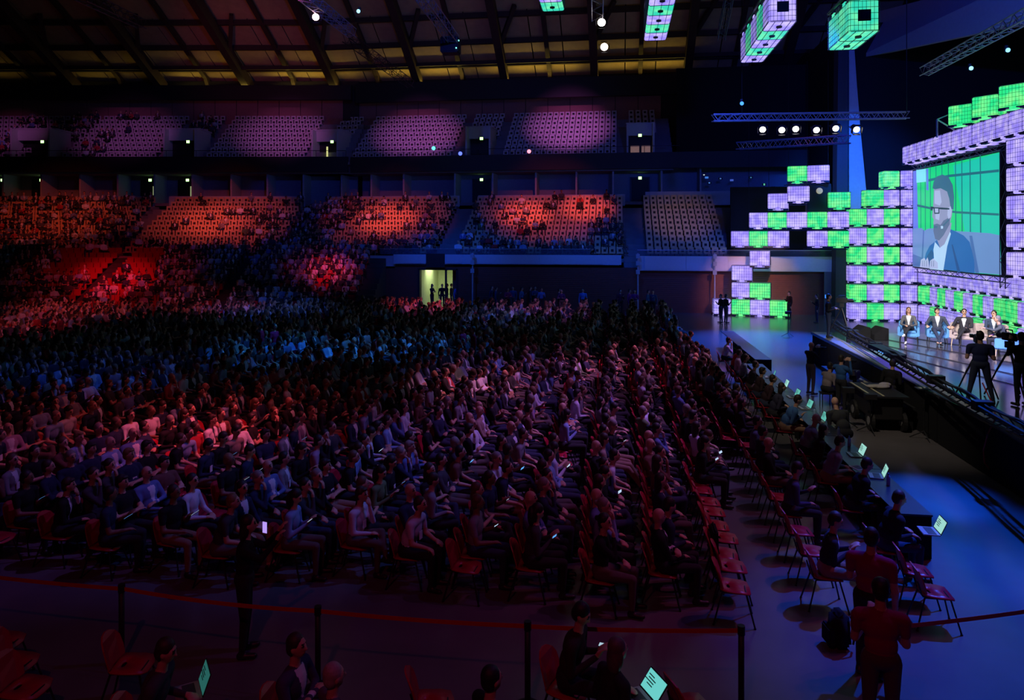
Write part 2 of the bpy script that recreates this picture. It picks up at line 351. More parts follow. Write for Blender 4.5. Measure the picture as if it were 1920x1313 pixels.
for F, u, v in ((FL, 5, 338), (FL, 78, 338), (FL, 282, 338), (FL, 352, 338), (FR, 623, 338), (FR, 903, 337), (FR, 1200, 334)):
    s = su(F, u, 13.3); m = MB()
    dd = tag(thing('suite_door', 'dark doorway under a green exit lamp in the suite level', 'door', F(s, 13.3, 8.35), rzF(F), 'suite doors'))
    m.box((0, 0, 1.1), (1.5, .1, 2.2)); put('opening', m.mesh('door_opening', black), dd)
    m = MB(); m.box((-.8, -.03, 1.1), (.1, .16, 2.3)); m.box((.8, -.03, 1.1), (.1, .16, 2.3)); m.box((0, -.03, 2.25), (1.7, .16, .1)); put('frame', m.mesh('door_frame', darkm), dd)
    if u in (78, 282, 352):
        m = MB(); m.box((.48, -.08, .95), (.4, .05, 1.5)); put('lit_gap', m.mesh('lit_gap', mat('lit_gap', (.5, .55, .4), emit=(.35, .40, .20), estr=.7 if u != 282 else .5)), dd)
    exit_lamp(F, u, v, 13.2, 'green exit lamp over the suite door at column %s of the middle level' % ('one' if u == 5 else 'two' if u == 78 else 'three' if u == 282 else 'four' if u == 352 else 'five' if u == 623 else 'six' if u == 903 else 'seven'))
# dark fascia of the upper tier
fu = tag(put('trim_5', None), kind='structure', label='black fascia band in front of the upper tier')
m = MB(); fbox(m, FL, -62, JL-.1, 9.8, 10.1, 11.1, 12.45); fbox(m, FR, JR-1.3, 26, 9.8, 10.1, 11.1, 12.45); put('fascia_panel', m.mesh('fascia_panel', black), fu)
m = MB()
for F, s0, s1 in ((FL, -60, JL-.3), (FR, JR-1.2, 5)):
    p, q = F(s0, 10.0, 13.0), F(s1, 10.0, 13.0); m.bar(p, q, .03, 4)
    n = int((s1-s0)/2.6)
    for k in range(n+1):
        s = s0+(s1-s0)*k/n; m.bar(F(s, 10.0, 12.4), F(s, 10.0, 13.0), .025, 4)
put('handrail', m.mesh('handrail', darkm), fu)
# exit boxes (vomitories) of the upper tier
def vom(F, u, lab, wide=2.2, lit=False):
    s = su(F, u, 12.5); r = thing('exit_box', lab, 'stair exit', F(s, 10.7, 12.1), rzF(F), 'stair exit boxes of the upper tier')
    m = MB(); w2 = wide/2
    m.box((-w2, 1.6, 1.5), (.15, 3.2, 3.0)); m.box((w2, 1.6, 1.5), (.15, 3.2, 3.0)); m.box((0, .9, 2.55), (wide, .12, 1.1)); put('wall', m.mesh('exit_box_wall', whitep), r)
    m = MB(); m.box((0, 2.1, 3.06), (wide+.3, 2.6, .12)); put('roof', m.mesh('exit_box_roof', whitep), r)
    m = MB(); m.box((0, 1.6, 1.0), (wide-.15, .1, 2.0)); put('opening', m.mesh('exit_box_opening', black), r)
    if lit:
        m = MB(); m.box((-.45, 1.5, .7), (.75, .06, 1.0)); m.box((.5, 1.5, .7), (.75, .06, 1.0)); put('lit_panel', m.mesh('lit_panel', mat('lit_panel', (.5, .4, .3), emit=(.40, .22, .16), estr=.35)), r)
    if u == 623:
        m = MB(); m.box((0, .6, .75), (.14, .05, 1.5)); put('lit_strip', m.mesh('lit_strip', mat('lit_strip', (.6, .6, .3), emit=(.65, .65, .25), estr=1.)), r)
    exit_lamp(F, u, {1200: 254, 903: 260}.get(u, 266), 11.4, 'green exit lamp inside the upper tier %s' % lab[:lab.index(' of')] if ' of' in lab else 'green exit lamp')
vom(FL, 80, 'leftmost exit box of the upper tier', 3.4); vom(FL, 353, 'second exit box of the upper tier', 2.8); vom(FR, 623, 'exit box with a bright strip of the upper tier', 2.4)
vom(FR, 903, 'exit box left of the brightest purple block', 2.1); vom(FR, 1200, 'rightmost exit box of the upper tier, lit inside', 2.2, True)
# wall panels behind the upper tier and bulkhead
wu = tag(put('wall_upper', None), kind='structure', label='dark red panelled wall behind the upper tier')
panm = mat('upper_wall_panel', (.30, .14, .14), .8)
for F, s0, s1 in ((FL, -62, JL-2.5), (FR, JR-4, 4)):
    n = int((s1-s0)/2.1); wd = (s1-s0)/n
    for k in range(n):
        m = MB(); fbox(m, F, s0+k*wd+.03, s0+(k+1)*wd-.03, 18.5, 18.6, 16.3, 19.2); put('wall_panel', m.mesh('wall_panel', panm), wu)
m = MB(); fbox(m, FL, -66, JL-1, 18.7, 19, 15, 21); fbox(m, FR, JR-5, 30, 18.7, 19, 11, 22); put('backing', m.mesh('backing', black), wu)
bh = tag(put('trim_6', None), kind='structure', label='black bulkhead beam under the timber roof')
m = MB(); fbox(m, FL, -66, JL-1.2, 16.2, 16.8, 18.7, 20.1); fbox(m, FR, JR-3.2, 12, 16.2, 16.8, 18.5, 20.35); put('beam', m.mesh('beam', black), bh)
m = MB(); fbox(m, FR, 12, 34, 15.5, 16.8, 10, 22); fbox(m, FR, 4.8, 34, 10.2, 10.5, 12, 19.5); put('drape', m.mesh('drape', blackc), bh)
m = MB(); fbox(m, FR, 7.9, 16, 1.2, 1.4, 4.2, 8.9); tag(put('black_drape', m.mesh('black_drape', blackc)), 'black drape hanging right of the unlit lower tier block', 'curtain')
m = MB(); m.box((15.2, 57.5, 10), (.3, 8, 20)); m.box((24, 53.5, 10), (16, .3, 20)); m.box((33, 35, 11), (.3, 40, 22)); tag(put('wall_right', m.mesh('wall_right', blackc)), kind='structure', label='black masking behind the glowing tank wall')
# side wall piece right of brown wall
m = MB(); fbox(m, FR, su(FR, 1545, -.4), 15.3, -.5, -.4, 0, 4.0); tag(put('wall_right_pier', m.mesh('wall_right_pier', mat('grey_pier', (.16, .16, .2), .8))), kind='structure', label='dim grey pier right of the brown wooden wall')
# right glazed box balcony: rail + dark suite with small things
gl = mat('rail_glass', (.10, .13, .2), .08, alpha=.35)
m = MB()
for F, s0, s1, z in ((FR, 1.3, 15.2, 4.0), (FR, -17.6, -2, 4.05)):
    fbox(m, F, s0, s1, -.2, -.17, z, z+.42)
put('glass_rail', m.mesh('glass_rail', gl)); tag(bpy.data.objects['glass_rail'], 'low glass rail above the blue lit parapet', 'rail')
m = MB()
for s0, s1, z in ((1.3, 15.2, 4.42), (-17.6, -2, 4.47)): m.bar(FR(s0, -.185, z), FR(s1, -.185, z), .035, 4)
put('top_rail', m.mesh('top_rail', alu), bpy.data.objects['glass_rail'])
# thin pipes standing in front of the wall
for u, lab in ((886, 'thin pipe post with junction boxes left on the brown wall'), (1196, 'thin pipe post at the middle of the wooden wall'), (1340, 'thin pipe post near the glowing tanks')):
    s = su(FR, u, -.8); t = thing('pipe_post', lab, 'post', FR(s, -.8, 0))
    put('pole', MB().bar((0, 0, 0), (0, 0, 4.2), .05, 8).mesh('pole', mat('painted_steel', (.35, .38, .45), .5)), t)
    put('base', MB().box((0, 0, .03), (.4, .4, .06)).mesh('base', darkm), t)
    for z in (2.9, 3.5, 4.0): put('junction_box', MB().box((0, -.06, z), (.26, .16, .3)).mesh('junction_box', mat('painted_steel', (1, 1, 1))), t)
# concrete pillar at right
t = thing('concrete_pillar', 'tall tapering concrete pillar lit blue behind the tank wall', 'pillar', (0, 0, 0))
m = MB(); a, b, c = dep(1591, 53, 0), dep(1631, 53, 0), dep(1606, 53, 0)
def quadslab(m, pts, th, mi=0):
    off = Vector((0, th, 0)); vs = [p for p in pts]+[p+off for p in pts]; n = len(pts)
    m.add(vs, [tuple(range(n)), tuple(range(2*n-1, n-1, -1))]+[(k, n+k, n+(k+1) % n, (k+1) % n) for k in range(n)], mi)
pil = mat('pillar_concrete', (.34, .35, .38), .8, var=.1)
P = lambda u, v: depv(u, v, 48.9)
quadslab(m, [P(1592, 600), P(1634, 600), P(1627, 385), P(1614, 250), P(1606, 150), P(1602, 90), P(1592, 90)], 1.2); put('shaft', m.mesh('shaft', pil), t)
m = MB(); quadslab(m, [P(1566, 600), P(1589, 600), P(1589, 90), P(1572, 90)], 1.0); put('side_face', m.mesh('side_face', mat('pillar_shade_side', (.035, .035, .05), .8)), t)  # the shade of this side is put into its darker colour
# ------------------------------------------------------------------ roof
SL = .57
ce = tag(put('ceiling', None), kind='structure', label='timber roof with planked panels between heavy beams')
def rp(x, t, lift=0.):                               # x lateral, t metres inwards from the bulkhead; along world Y
    # base follows the bowl: left of the kink the wall bends with the camera plane
    Yb0 = YB+19.0
    y = Yb0 - max(0, (xk - x))*math.tan(YAW)
    return Vector((x, y-t, 20.0+SL*t+lift))
xk = su(FR, 640, 19)
xs = [xk + (k-6)*8.6/1.0 for k in range(-1, 15)]
TT = [0, 2.4, 5.0, 7.8, 11, 15, 20]
for i in range(len(xs)-1):
    for j in range(len(TT)-1):
        nsub = 3 if j < 3 else 2
        for q in range(nsub):
            xa, xb = xs[i]+(xs[i+1]-xs[i])*q/nsub+.05, xs[i]+(xs[i+1]-xs[i])*(q+1)/nsub-.05
            ta, tb = TT[j]+.05, TT[j+1]-.05
            vs = [rp(xa, ta, .9), rp(xb, ta, .9), rp(xb, tb, .9), rp(xa, tb, .9)]; vs += [v+Vector((0, 0, .1)) for v in vs]
            m = MB().add(vs, [(0, 1, 2, 3), (7, 6, 5, 4), (0, 4, 5, 1), (1, 5, 6, 2), (2, 6, 7, 3), (3, 7, 4, 0)])
            put('ceiling_panel', m.mesh('ceiling_panel', plank), ce)
def beam(p, q, w, h, name):
    d = (q-p); L = d.length; d.normalize(); s = d.cross(Vector((0, 0, 1))).normalized(); u_ = s.cross(d)
    vs = [c+s*a*w/2+u_*b*h/2 for c in (p, q) for a, b in ((-1, -1), (1, -1), (1, 1), (-1, 1))]
    m = MB().add(vs, [(3, 2, 1, 0), (4, 5, 6, 7), (0, 1, 5, 4), (1, 2, 6, 5), (2, 3, 7, 6), (3, 0, 4, 7)])
    return put(name, m.mesh(name, timber), ce)
for i, x in enumerate(xs):
    beam(rp(x, -1.5, -.5), rp(x, 24, .1), .7, 1.0, 'roof_beam')
    if i+1 < len(xs):
        xm_ = (x+xs[i+1])/2
        beam(rp(xm_, -1, .45), rp(xm_, 22, .5), .4, .35, 'rafter')
        beam(rp(xm_, -.2, -1.2), rp(xm_, 1.6, .5), .35, .35, 'strut')
        beam(rp(xs[i], 5.2, -.2), rp(x+1.9, 8.6, .6), .35, .35, 'strut')
for j, t_ in enumerate((2.4, 5.0, 7.8, 11, 15)):
    for i in range(len(xs)-1):
        beam(rp(xs[i], t_, .55), rp(xs[i+1], t_, .55), .35, .45, 'purlin')
for i in range(len(xs)-1): beam(rp(xs[i], 3.6, -.25), rp(xs[i+1], 3.6, -.25), .22, .35, 'tie_beam')
m = MB(); m.box((-15, 38, 33.5), (110, 40, .3)); put('roof_deck', m.mesh('roof_deck', black), ce)
m = MB(); m.box((-15, 75, 25), (110, .3, 16)); m.box((-70, 38, 17), (.3, 80, 34)); tag(put('wall_outer', m.mesh('wall_outer', black)), kind='structure', label='black outer walls of the arena')
# blue lit concrete slab upper right
t = tag(put('concrete_ring_beam', None), 'big blue lit concrete ring beam at the upper right', 'beam')
m = MB(); Q = lambda u, v, d: depv(u, v, d)
vs = [Q(1598, 112, 52), Q(1960, 36, 36), Q(1960, -60, 36), Q(1645, 22, 52)]
m.add(vs+[v+Vector((1.2, 1.5, .4)) for v in vs], [(0, 1, 2, 3), (7, 6, 5, 4), (0, 4, 5, 1), (3, 2, 6, 7), (1, 5, 6, 2), (0, 3, 7, 4)]); put('slab', m.mesh('slab', pil), t)
for u, v, d in ((1700, 47, 49), (1783, 35, 45), (1828, 27, 43)):
    p = depv(u, v, d-.6); put('anchor_hole', MB().bar(p, p+Vector((.1, .35, 0)), .16, 10).mesh('anchor_hole', black), t)
p, q = depv(1740, 0, 46.5), depv(1765, 75, 46.5); put('cable_conduit', MB().bar(p, q, .08, 6).mesh('conduit', black), t)
# ------------------------------------------------------------------ people
skin = mat('skin', (.52, .30, .21), .55, var=.06, objcol=False)
skin2 = mat('skin_dark', (.20, .10, .06), .55, var=.06)
cloth = mat('shirt_cloth', (1, 1, 1), .85, var=.12, scale=14, spec=.2, objcol=True)
trs = bpy.data.materials.new('trouser_cloth'); trs.use_nodes = True
def _tr():
    nt = trs.node_tree; b = nt.nodes['Principled BSDF']; oi = nt.nodes.new('ShaderNodeObjectInfo'); cr = nt.nodes.new('ShaderNodeValToRGB')
    cr.color_ramp.interpolation = 'CONSTANT'; e = cr.color_ramp.elements; e[0].color = (.012, .013, .02, 1); e[1].position = .35; e[1].color = (.02, .03, .07, 1)
    for p, c in ((.6, (.015, .015, .018, 1)), (.8, (.10, .08, .07, 1)), (.92, (.25, .15, .10, 1))):
        x = e.new(p); x.color = c
    nt.links.new(oi.outputs['Random'], cr.inputs[0]); nt.links.new(cr.outputs[0], b.inputs['Base Color']); b.inputs['Roughness'].default_value = .9
_tr()
shoe = mat('shoe_leather', (.02, .02, .02), .45)
shoew = mat('white_shoe', (.7, .7, .7), .5)
inner = mat('white_shirt', (.62, .64, .70), .8)
eyem = mat('eye_dark', (.02, .015, .015), .4)
lipm = mat('lip', (.30, .11, .10), .5)
hairm = mat('hair', (1, 1, 1), .6, var=.3, scale=40, objcol=True)
REG = ['skin', 'shirt', 'trouser', 'shoe', 'inner', 'eye', 'lip']
def rot3(yaw, pitch, p):
    x, y, z = p; c, s = math.cos(pitch), math.sin(pitch); x, z = x*c+z*s, -x*s+z*c
    c, s = math.cos(yaw), math.sin(yaw); return Vector((x*c-y*s, x*s+y*c, z))
def body_prims(sit=True, lean=0., yaw=0., pitch=0., arms=('lap', 'lap'), legs='std', sleeve='long', jacket=False, female=False, wide=1.):
    """returns list (kind, region, args...) facing +X"""
    P = []; zb = .53 if sit else .93
    cap = lambda rg, a, ra, b, rb: P.append(('c', rg, Vector(a), ra, Vector(b), rb))
    ell = lambda rg, c, r: P.append(('e', rg, Vector(c), r))
    L = lean; sw = (.158 if female else .178)*wide; bw = .86 if female else wide
    ell('trouser', (0, 0, zb+.03), (.125, .172*wide, .12)); ell('shirt', (L*.25, 0, zb+.17), (.11*wide, .145*bw, .17)); ell('shirt', (L*.7, 0, zb+.34), (.115*wide, .165*bw, .18))
    for s in (-1, 1): cap('shirt', (L, 0, zb+.455), .075, (L-.005, s*sw, zb+.44), .068)
    cap('skin', (L, 0, zb+.45), .055, (L*1.15+.012, 0, zb+.60), .05)
    H = Vector((L*1.22+.025, 0, zb+.70))
    hp = lambda p: H + rot3(yaw, pitch, p)
    ell('skin', H, (.092, .074, .108)); ell('skin', hp((.032, 0, -.045)), (.055, .052, .065)); cap('skin', hp((.085, 0, .015)), .010, hp((.105, 0, -.022)), .014)
    for s in (-1, 1):
        ell('skin', hp((.0, s*.076, -.012)), (.017, .009, .028)); ell('eye', hp((.083, s*.031, .012)), (.010, .012, .007))
        cap('eye', hp((.084, s*.017, .034)), .0055, hp((.080, s*.044, .034)), .0055)
    ell('lip', hp((.083, 0, -.058)), (.010, .022, .007))
    for i, s in enumerate((1, -1)):
        S = Vector((L-.005, s*sw*1.08, zb+.425)); a = arms[i]
        T = dict(lap=((L*.4+.08, s*.235, zb+.175), (L*.3+.29, s*.09, zb+.145), (.6, -s*.5, -.1)),
                 knee=((L*.4+.13, s*.23, zb+.19), (.38, s*.15, zb+.13), (1, 0, -.25)),
                 phone=((L*.4+.05, s*.225, zb+.17), (.27+L*.5, s*.06, zb+.31), (.5, -s*.2, .7)),
                 cross=((L*.4+.10, s*.25, zb+.21), (L*.5+.21, -s*.06, zb+.24), (.1, -s*1, .1)),
                 chin=((L*.5+.21, s*.13, zb+.24), (L+.16, s*.035, zb+.50), (-.1, 0, 1)),
                 type=((L*.4+.02, s*.235, zb+.18), (L*.4+.27, s*.12, zb+.19), (1, -s*.1, -.15)),
                 down=((L*.6-.02, s*.25, zb+.14), (L*.4+.05, s*.24, zb-.11), (.15, 0, -1)),
                 cam=((L+.14, s*.22, zb+.27), (L+.27, s*.09, zb+.60), (.3, -s*.5, .7)),
                 grip=((L*.6-.02, s*.26, zb+.17), (L+.23, s*.20, zb+.24), (1, -s*.3, .1)),
                 up=((L+.2, s*.2, zb+.33), (L+.38, s*.13, zb+.52), (.4, 0, .9)),
                 rest=((L*.4-.02, s*.34, zb+.17), (.22, s*.33, zb+.17), (1, 0, -.2)),
                 point=((L+.15, s*.2, zb+.33), (L+.40, s*.16, zb+.38), (1, 0, .1)))[a]
        E, W = Vector(T[0]), Vector(T[1]); fsl = 'shirt' if sleeve == 'long' else 'skin'
        cap('shirt', S, .060*wide, S.lerp(E, .55 if sleeve == 'short' else 1), .05 if sleeve == 'short' else .044)
        cap(fsl if sleeve != 'short' else 'skin', S.lerp(E, .5), .042, E, .042)
        cap(fsl, E, .042, W, .030); d = Vector(T[2]).normalized(); n = d.orthogonal().normalized(); sd = Vector((0, s, 0)); sd = (sd-d*sd.dot(d))
        sd = (sd if sd.length > .2 else Vector((1, 0, 0))-d*d.x).normalized(); n = d.cross(sd)
        if n.z > 0: n = -n
        K = W+d*.095; cap('skin', W, .026, W+d*.055, .030)
        for j in range(4):
            o = sd*(.033-.022*j); ln = (.062, .072, .068, .052)[j]
            cap('skin', W+d*.05+o*.8, .014, K+o, .0115); m1 = K+o+d*ln*.5+n*ln*.25; cap('skin', K+o, .011, m1, .0105); cap('skin', m1, .0105, m1+d*ln*.28+n*ln*.45, .009)
        cap('skin', W+d*.03-sd*.02, .014, W+d*.075-sd*.062+n*.012, .011); cap('skin', W+d*.075-sd*.062+n*.012, .011, W+d*.11-sd*.058+n*.02, .0095)
        # legs
        hp_ = Vector((0, s*.095, zb))
        if sit:
            lg = legs
            if lg == 'cross' and s == 1: Kn, A, F = (.44, .04, zb+.13), (.60, -.12, zb-.16), (.73, -.16, zb-.20)
            elif lg == 'cross': Kn, A, F = (.45, -.09, zb), (.43, -.08, .09), (.58, -.09, .045)
            elif lg == 'out': Kn, A, F = (.46, s*.12, zb-.02), (.76, s*.10, .10), (.88, s*.13, .10)
            elif lg == 'wide': Kn, A, F = (.42, s*.25, zb), (.40, s*.12, .09), (.54, s*.15, .045)
            elif lg == 'ankle': Kn, A, F = (.45, s*.12, zb), (.56, -s*.05, .09), (.69, -s*.08, .05)
            else: Kn, A, F = (.46, s*.13, zb), (.45, s*.12, .09), (.60, s*.14, .045)
        else:
            st = {'stand': 0, 'apart': .14, 'step': 0}[legs if legs in ('apart', 'step') else 'stand']
            fx = s*.14 if legs == 'step' else 0
            Kn, A, F = (.02+fx*.6, s*(.10+st*.5), .50), (fx-.01, s*(.11+st), .09), (fx+.14, s*(.13+st), .045)
        Kn, A, F = Vector(Kn), Vector(A), Vector(F)
        cap('trouser', hp_, .092, Kn, .062); cap('trouser', Kn, .060, A+(Kn-A)*.12, .043); cap('skin' if legs == 'ankle' else 'trouser', Kn.lerp(A, .6), .042, A, .038)
        hl = A+Vector((-.03, 0, -.045)); hl.z = max(hl.z, .04) if F.z < .2 else hl.z
        cap('shoe', hl, .040, F, .034); cap('shoe', A, .04, hl, .04)
    return P, H, hp, zb
def prim_mesh(P):
    m = MB()
    for p in P:
        if p[0] == 'e': m.ell(p[2], p[3], 14, 9)
        else:
            a, ra, b, rb = p[2:]; d = b-a; n = max(d.length, 1e-4); d = d/n; q = Vector((0, 0, 1)).rotation_difference(d).to_matrix().to_4x4(); q.translation = a
            N, K = 12, 3; vs = [(0, 0, -ra)]; rings = [(ra*math.cos(t), -ra*math.sin(t)) for t in (1.05, .52, 0)] + [(rb*math.cos(t), n+rb*math.sin(t)) for t in (0, .52, 1.05)]
            for r_, z_ in rings:
                for k in range(N): t = 2*math.pi*k/N; vs.append((r_*math.cos(t), r_*math.sin(t), z_))
            vs.append((0, 0, n+rb)); fs = [(0, 1+(k+1) % N, 1+k) for k in range(N)]
            for i in range(5):
                for k in range(N): x, y = 1+i*N+k, 1+i*N+(k+1) % N; fs.append((x, y, y+N, x+N))
            fs += [(1+5*N+k, 1+5*N+(k+1) % N, len(vs)-1) for k in range(N)]; m.add(vs, fs, 0, q)
    return m
def remesh(m, name, vox, smooth=2, ratio=None):
    me = m.mesh('tmp', []) ; o = bpy.data.objects.new('tmp', me); COL.objects.link(o)
    r = o.modifiers.new('r', 'REMESH'); r.mode = 'VOXEL'; r.voxel_size = vox
    if smooth: s = o.modifiers.new('s', 'SMOOTH'); s.factor = .5; s.iterations = smooth
    if ratio: d = o.modifiers.new('d', 'DECIMATE'); d.ratio = ratio
    dg = bpy.context.evaluated_depsgraph_get(); out = bpy.data.meshes.new_from_object(o.evaluated_get(dg)); out.name = name
    bpy.data.objects.remove(o); bpy.data.meshes.remove(me); return out
def regions(me, P, zb, H, jacket=False, collar=False):
    n = len(me.polygons); c = np.empty(n*3, np.float32); me.polygons.foreach_get('center', c); c = c.reshape(n, 3).astype(float)
    best = np.full(n, 1e9); reg = np.zeros(n, int)
    for p in P:
        if p[0] == 'e':
            d = (c-np.array(p[2]))/np.array(p[3]); r = np.linalg.norm(d, axis=1); dist = (r-1)*min(p[3])
        else:
            a, ra, b, rb = np.array(p[2]), p[3], np.array(p[4]), p[5]; ab = b-a; L2 = max(ab@ab, 1e-9)
            t = np.clip(((c-a)@ab)/L2, 0, 1); dist = np.linalg.norm(c-(a+t[:, None]*ab), axis=1)-(ra+(rb-ra)*t)
        if p[1] in ('eye', 'lip'): dist = dist-.004
        k = dist < best; best[k] = dist[k]; reg[k] = REG.index(p[1])
    if jacket:
        z = c[:, 2]-zb; hw = np.clip((z-.12)*.22, 0, .075)
        k = (reg == 1) & (c[:, 0] > 0.02) & (np.abs(c[:, 1]) < hw) & (z > .12) & (z < .5); reg[k] = 4
    return reg
def make_hair(style, H, hp, yaw, pitch, vox=.012):
    P = []; ell = lambda c, r: P.append(('e', 'hair', hp(c), r))
    if style == 'bald': return None
    ell((-.018, 0, .028), (.092, .083, .10)); ell((-.038, 0, -.02), (.068, .078, .085))
    if style == 'fringe': ell((.045, 0, .075), (.045, .06, .035))
    if style == 'long':
        ell((-.055, 0, -.10), (.055, .085, .15)); ell((-.02, .062, -.05), (.035, .025, .10)); ell((-.02, -.062, -.05), (.035, .025, .10))
    if style == 'bun': ell((-.12, 0, .03), (.04, .04, .04))
    return prim_mesh(P)
def build_person(vox=.017, hair='short', jacket=False, shoes=None, dark=False, **kw):
    P, H, hp, zb = body_prims(jacket=jacket, **kw)
    me = remesh(prim_mesh(P), 'body', vox, 2 if vox < .02 else 1)
    reg = regions(me, P, zb, H, jacket)
    for m_ in (skin2 if dark else skin, cloth, trs, shoes or shoe, inner, eyem, lipm): me.materials.append(m_)
    me.polygons.foreach_set('material_index', reg.astype(np.int32)); me.polygons.foreach_set('use_smooth', [True]*len(me.polygons))
    hm = make_hair(hair, H, hp, kw.get('yaw', 0), kw.get('pitch', 0)); hme = None
    if hm:
        hme = remesh(hm, 'hair', .013 if vox > .012 else .009, 1); hme.materials.append(hairm); hme.polygons.foreach_set('use_smooth', [True]*len(hme.polygons))
    return dict(body=me, hair=hme, H=H, hp=hp, zb=zb, P=P, jacket=jacket)
def place_person(T, label, loc, rz, shirt, hair=(.02, .015, .012), group=None, badge=False, name='person', cat='person', scale=1.):
    o = put(name, T['body'], None, loc, (0, 0, rz), (scale*1.04, scale*1.09, scale*1.03), shirt); tag(o, label, cat, group)
    if T['hair']: put('hair', T['hair'], o, color=hair)
    if badge: put('name_badge', BADGE, o, (T['P'][2][2][0]+.118, .0, T['zb']+.24))
    return o
BADGE = MB().box((0, 0, 0), (.008, .09, .12)).mesh('name_badge', mat('white_card', (.75, .75, .78), .5))
SEATED = []
_sp = [dict(arms=('lap', 'lap'), hair='short', sleeve='long', jacket=True), dict(arms=('cross', 'cross'), hair='short', sleeve='long', lean=-.06, legs='out'),
       dict(arms=('phone', 'phone'), hair='long', sleeve='long', female=True, pitch=.45, lean=.06), dict(arms=('chin', 'lap'), hair='fringe', sleeve='long', jacket=True, lean=.08, legs='cross'),
       dict(arms=('knee', 'knee'), hair='short', sleeve='short', lean=.16), dict(arms=('lap', 'cross'), hair='long', sleeve='short', female=True, legs='cross', lean=-.04),
       dict(arms=('cross', 'lap'), hair='bald', sleeve='long', jacket=True, lean=-.07, wide=1.1), dict(arms=('type', 'type'), hair='short', sleeve='long', pitch=.4, lean=.08),
       dict(arms=('lap', 'chin'), hair='bun', sleeve='long', female=True, lean=.03, yaw=-.3), dict(arms=('phone', 'lap'), hair='short', sleeve='short', dark=True, lean=.02, yaw=.25),
       dict(arms=('cross', 'cross'), hair='fringe', sleeve='short', lean=-.08, yaw=.2, wide=1.06), dict(arms=('lap', 'lap'), hair='long', sleeve='long', female=True, jacket=True, yaw=-.2, legs='ankle')]
for s_ in _sp: SEATED.append(build_person(vox=.0165, **s_))
HAIRW = ['short dark hair', 'short dark hair', 'long hair', 'fringed hair', 'short hair', 'long hair', 'bald head', 'bowed head', 'hair in a bun', 'phone in hand', 'folded arms', 'long hair']
# small distant people: one mesh with colour per face
LOW = []
for s_ in _sp[:8]:
    q = dict(s_); jk = q.pop('jacket', False); hr = q.pop('hair'); q.pop('dark', 0); P, H, hp, zb = body_prims(**q)
    if hr != 'bald': P.append(('e', 'eye', hp((-.02, 0, .028)), (.092, .083, .10)))
    if hr == 'long': P.append(('e', 'eye', hp((-.055, 0, -.10)), (.055, .085, .15)))
    me = remesh(prim_mesh(P), 'low', .035, 1, .2); reg = regions(me, P, zb, H, jk)
    co = np.empty(len(me.vertices)*3, np.float32); me.vertices.foreach_get('co', co); me.calc_loop_triangles()
    tri = np.array([t.vertices[:] for t in me.loop_triangles]); tr = np.array([reg[t.polygon_index] for t in me.loop_triangles])
    LOW.append((co.reshape(-1, 3).astype(float), tri, tr)); bpy.data.meshes.remove(me)
crowdm = bpy.data.materials.new('crowd_cloth_and_skin'); crowdm.use_nodes = True
_b = crowdm.node_tree.nodes['Principled BSDF']; _b.inputs['Roughness'].default_value = .8; _a = crowdm.node_tree.nodes.new('ShaderNodeVertexColor'); _a.layer_name = 'Col'
crowdm.node_tree.links.new(_a.outputs['Color'], _b.inputs['Base Color'])
SHIRTS = [((.012, .012, .016), 'black', 8), ((.02, .03, .07), 'navy', 6), ((.05, .05, .06), 'dark grey', 4), ((.55, .58, .68), 'white', 2.6), ((.20, .32, .55), 'light blue', 2.2),
          ((.20, .20, .23), 'grey', 2), ((.35, .02, .03), 'red', .8), ((.10, .16, .36), 'blue', 1.2), ((.30, .22, .18), 'beige', 1), ((.10, .16, .07), 'green', .4), ((.14, .06, .05), 'brown', 1), ((.35, .22, .32), 'pink', .6)]
SW = [s[2] for s in SHIRTS]
def rshirt(): return random.choices(SHIRTS, SW)[0]
HAIRC = [(.012, .01, .009)]*4+[(.03, .018, .012)]*3+[(.09, .05, .025), (.2, .18, .16), (.2, .12, .05)]
def crowd(name, spots, label, cat='crowd', group=None):
    V = []; T = []; C = []; n = 0
    for (x, y, z, rz) in spots:
        co, tri, tr = LOW[random.randrange(8)]; c, s = math.cos(rz), math.sin(rz); sc = random.uniform(1.0, 1.1)
        V.append(np.stack([co[:, 0]*c-co[:, 1]*s, co[:, 0]*s+co[:, 1]*c, co[:, 2]], 1)*sc+np.array([x, y, z])); T.append(tri+n); n += len(co)
        sk = random.choice([(.52, .30, .21)]*5+[(.2, .1, .06)]); sh = rshirt()[0]; tc = random.choice([(.012, .013, .02), (.02, .03, .07), (.10, .08, .07)])
        pal = np.array([sk, sh, tc, (.02, .02, .02), (.6, .6, .68), random.choice(HAIRC), (.3, .1, .1)]); C.append(pal[tr])
    V = np.concatenate(V); T = np.concatenate(T); C = np.concatenate(C)
    me = bpy.data.meshes.new(name); me.vertices.add(len(V)); me.vertices.foreach_set('co', V.astype(np.float32).ravel())
    me.loops.add(len(T)*3); me.loops.foreach_set('vertex_index', T.astype(np.int32).ravel()); me.polygons.add(len(T))
    me.polygons.foreach_set('loop_start', np.arange(0, len(T)*3, 3, dtype=np.int32)); me.update(calc_edges=True)
    a = me.color_attributes.new('Col', 'FLOAT_COLOR', 'CORNER'); col = np.ones((len(T)*3, 4), np.float32); col[:, :3] = np.repeat(C, 3, 0); a.data.foreach_set('color', col.ravel())
    me.materials.append(crowdm); me.polygons.foreach_set('use_smooth', [True]*len(T)); me.update()
    return tag(put(name, me), label, cat, group, 'stuff')
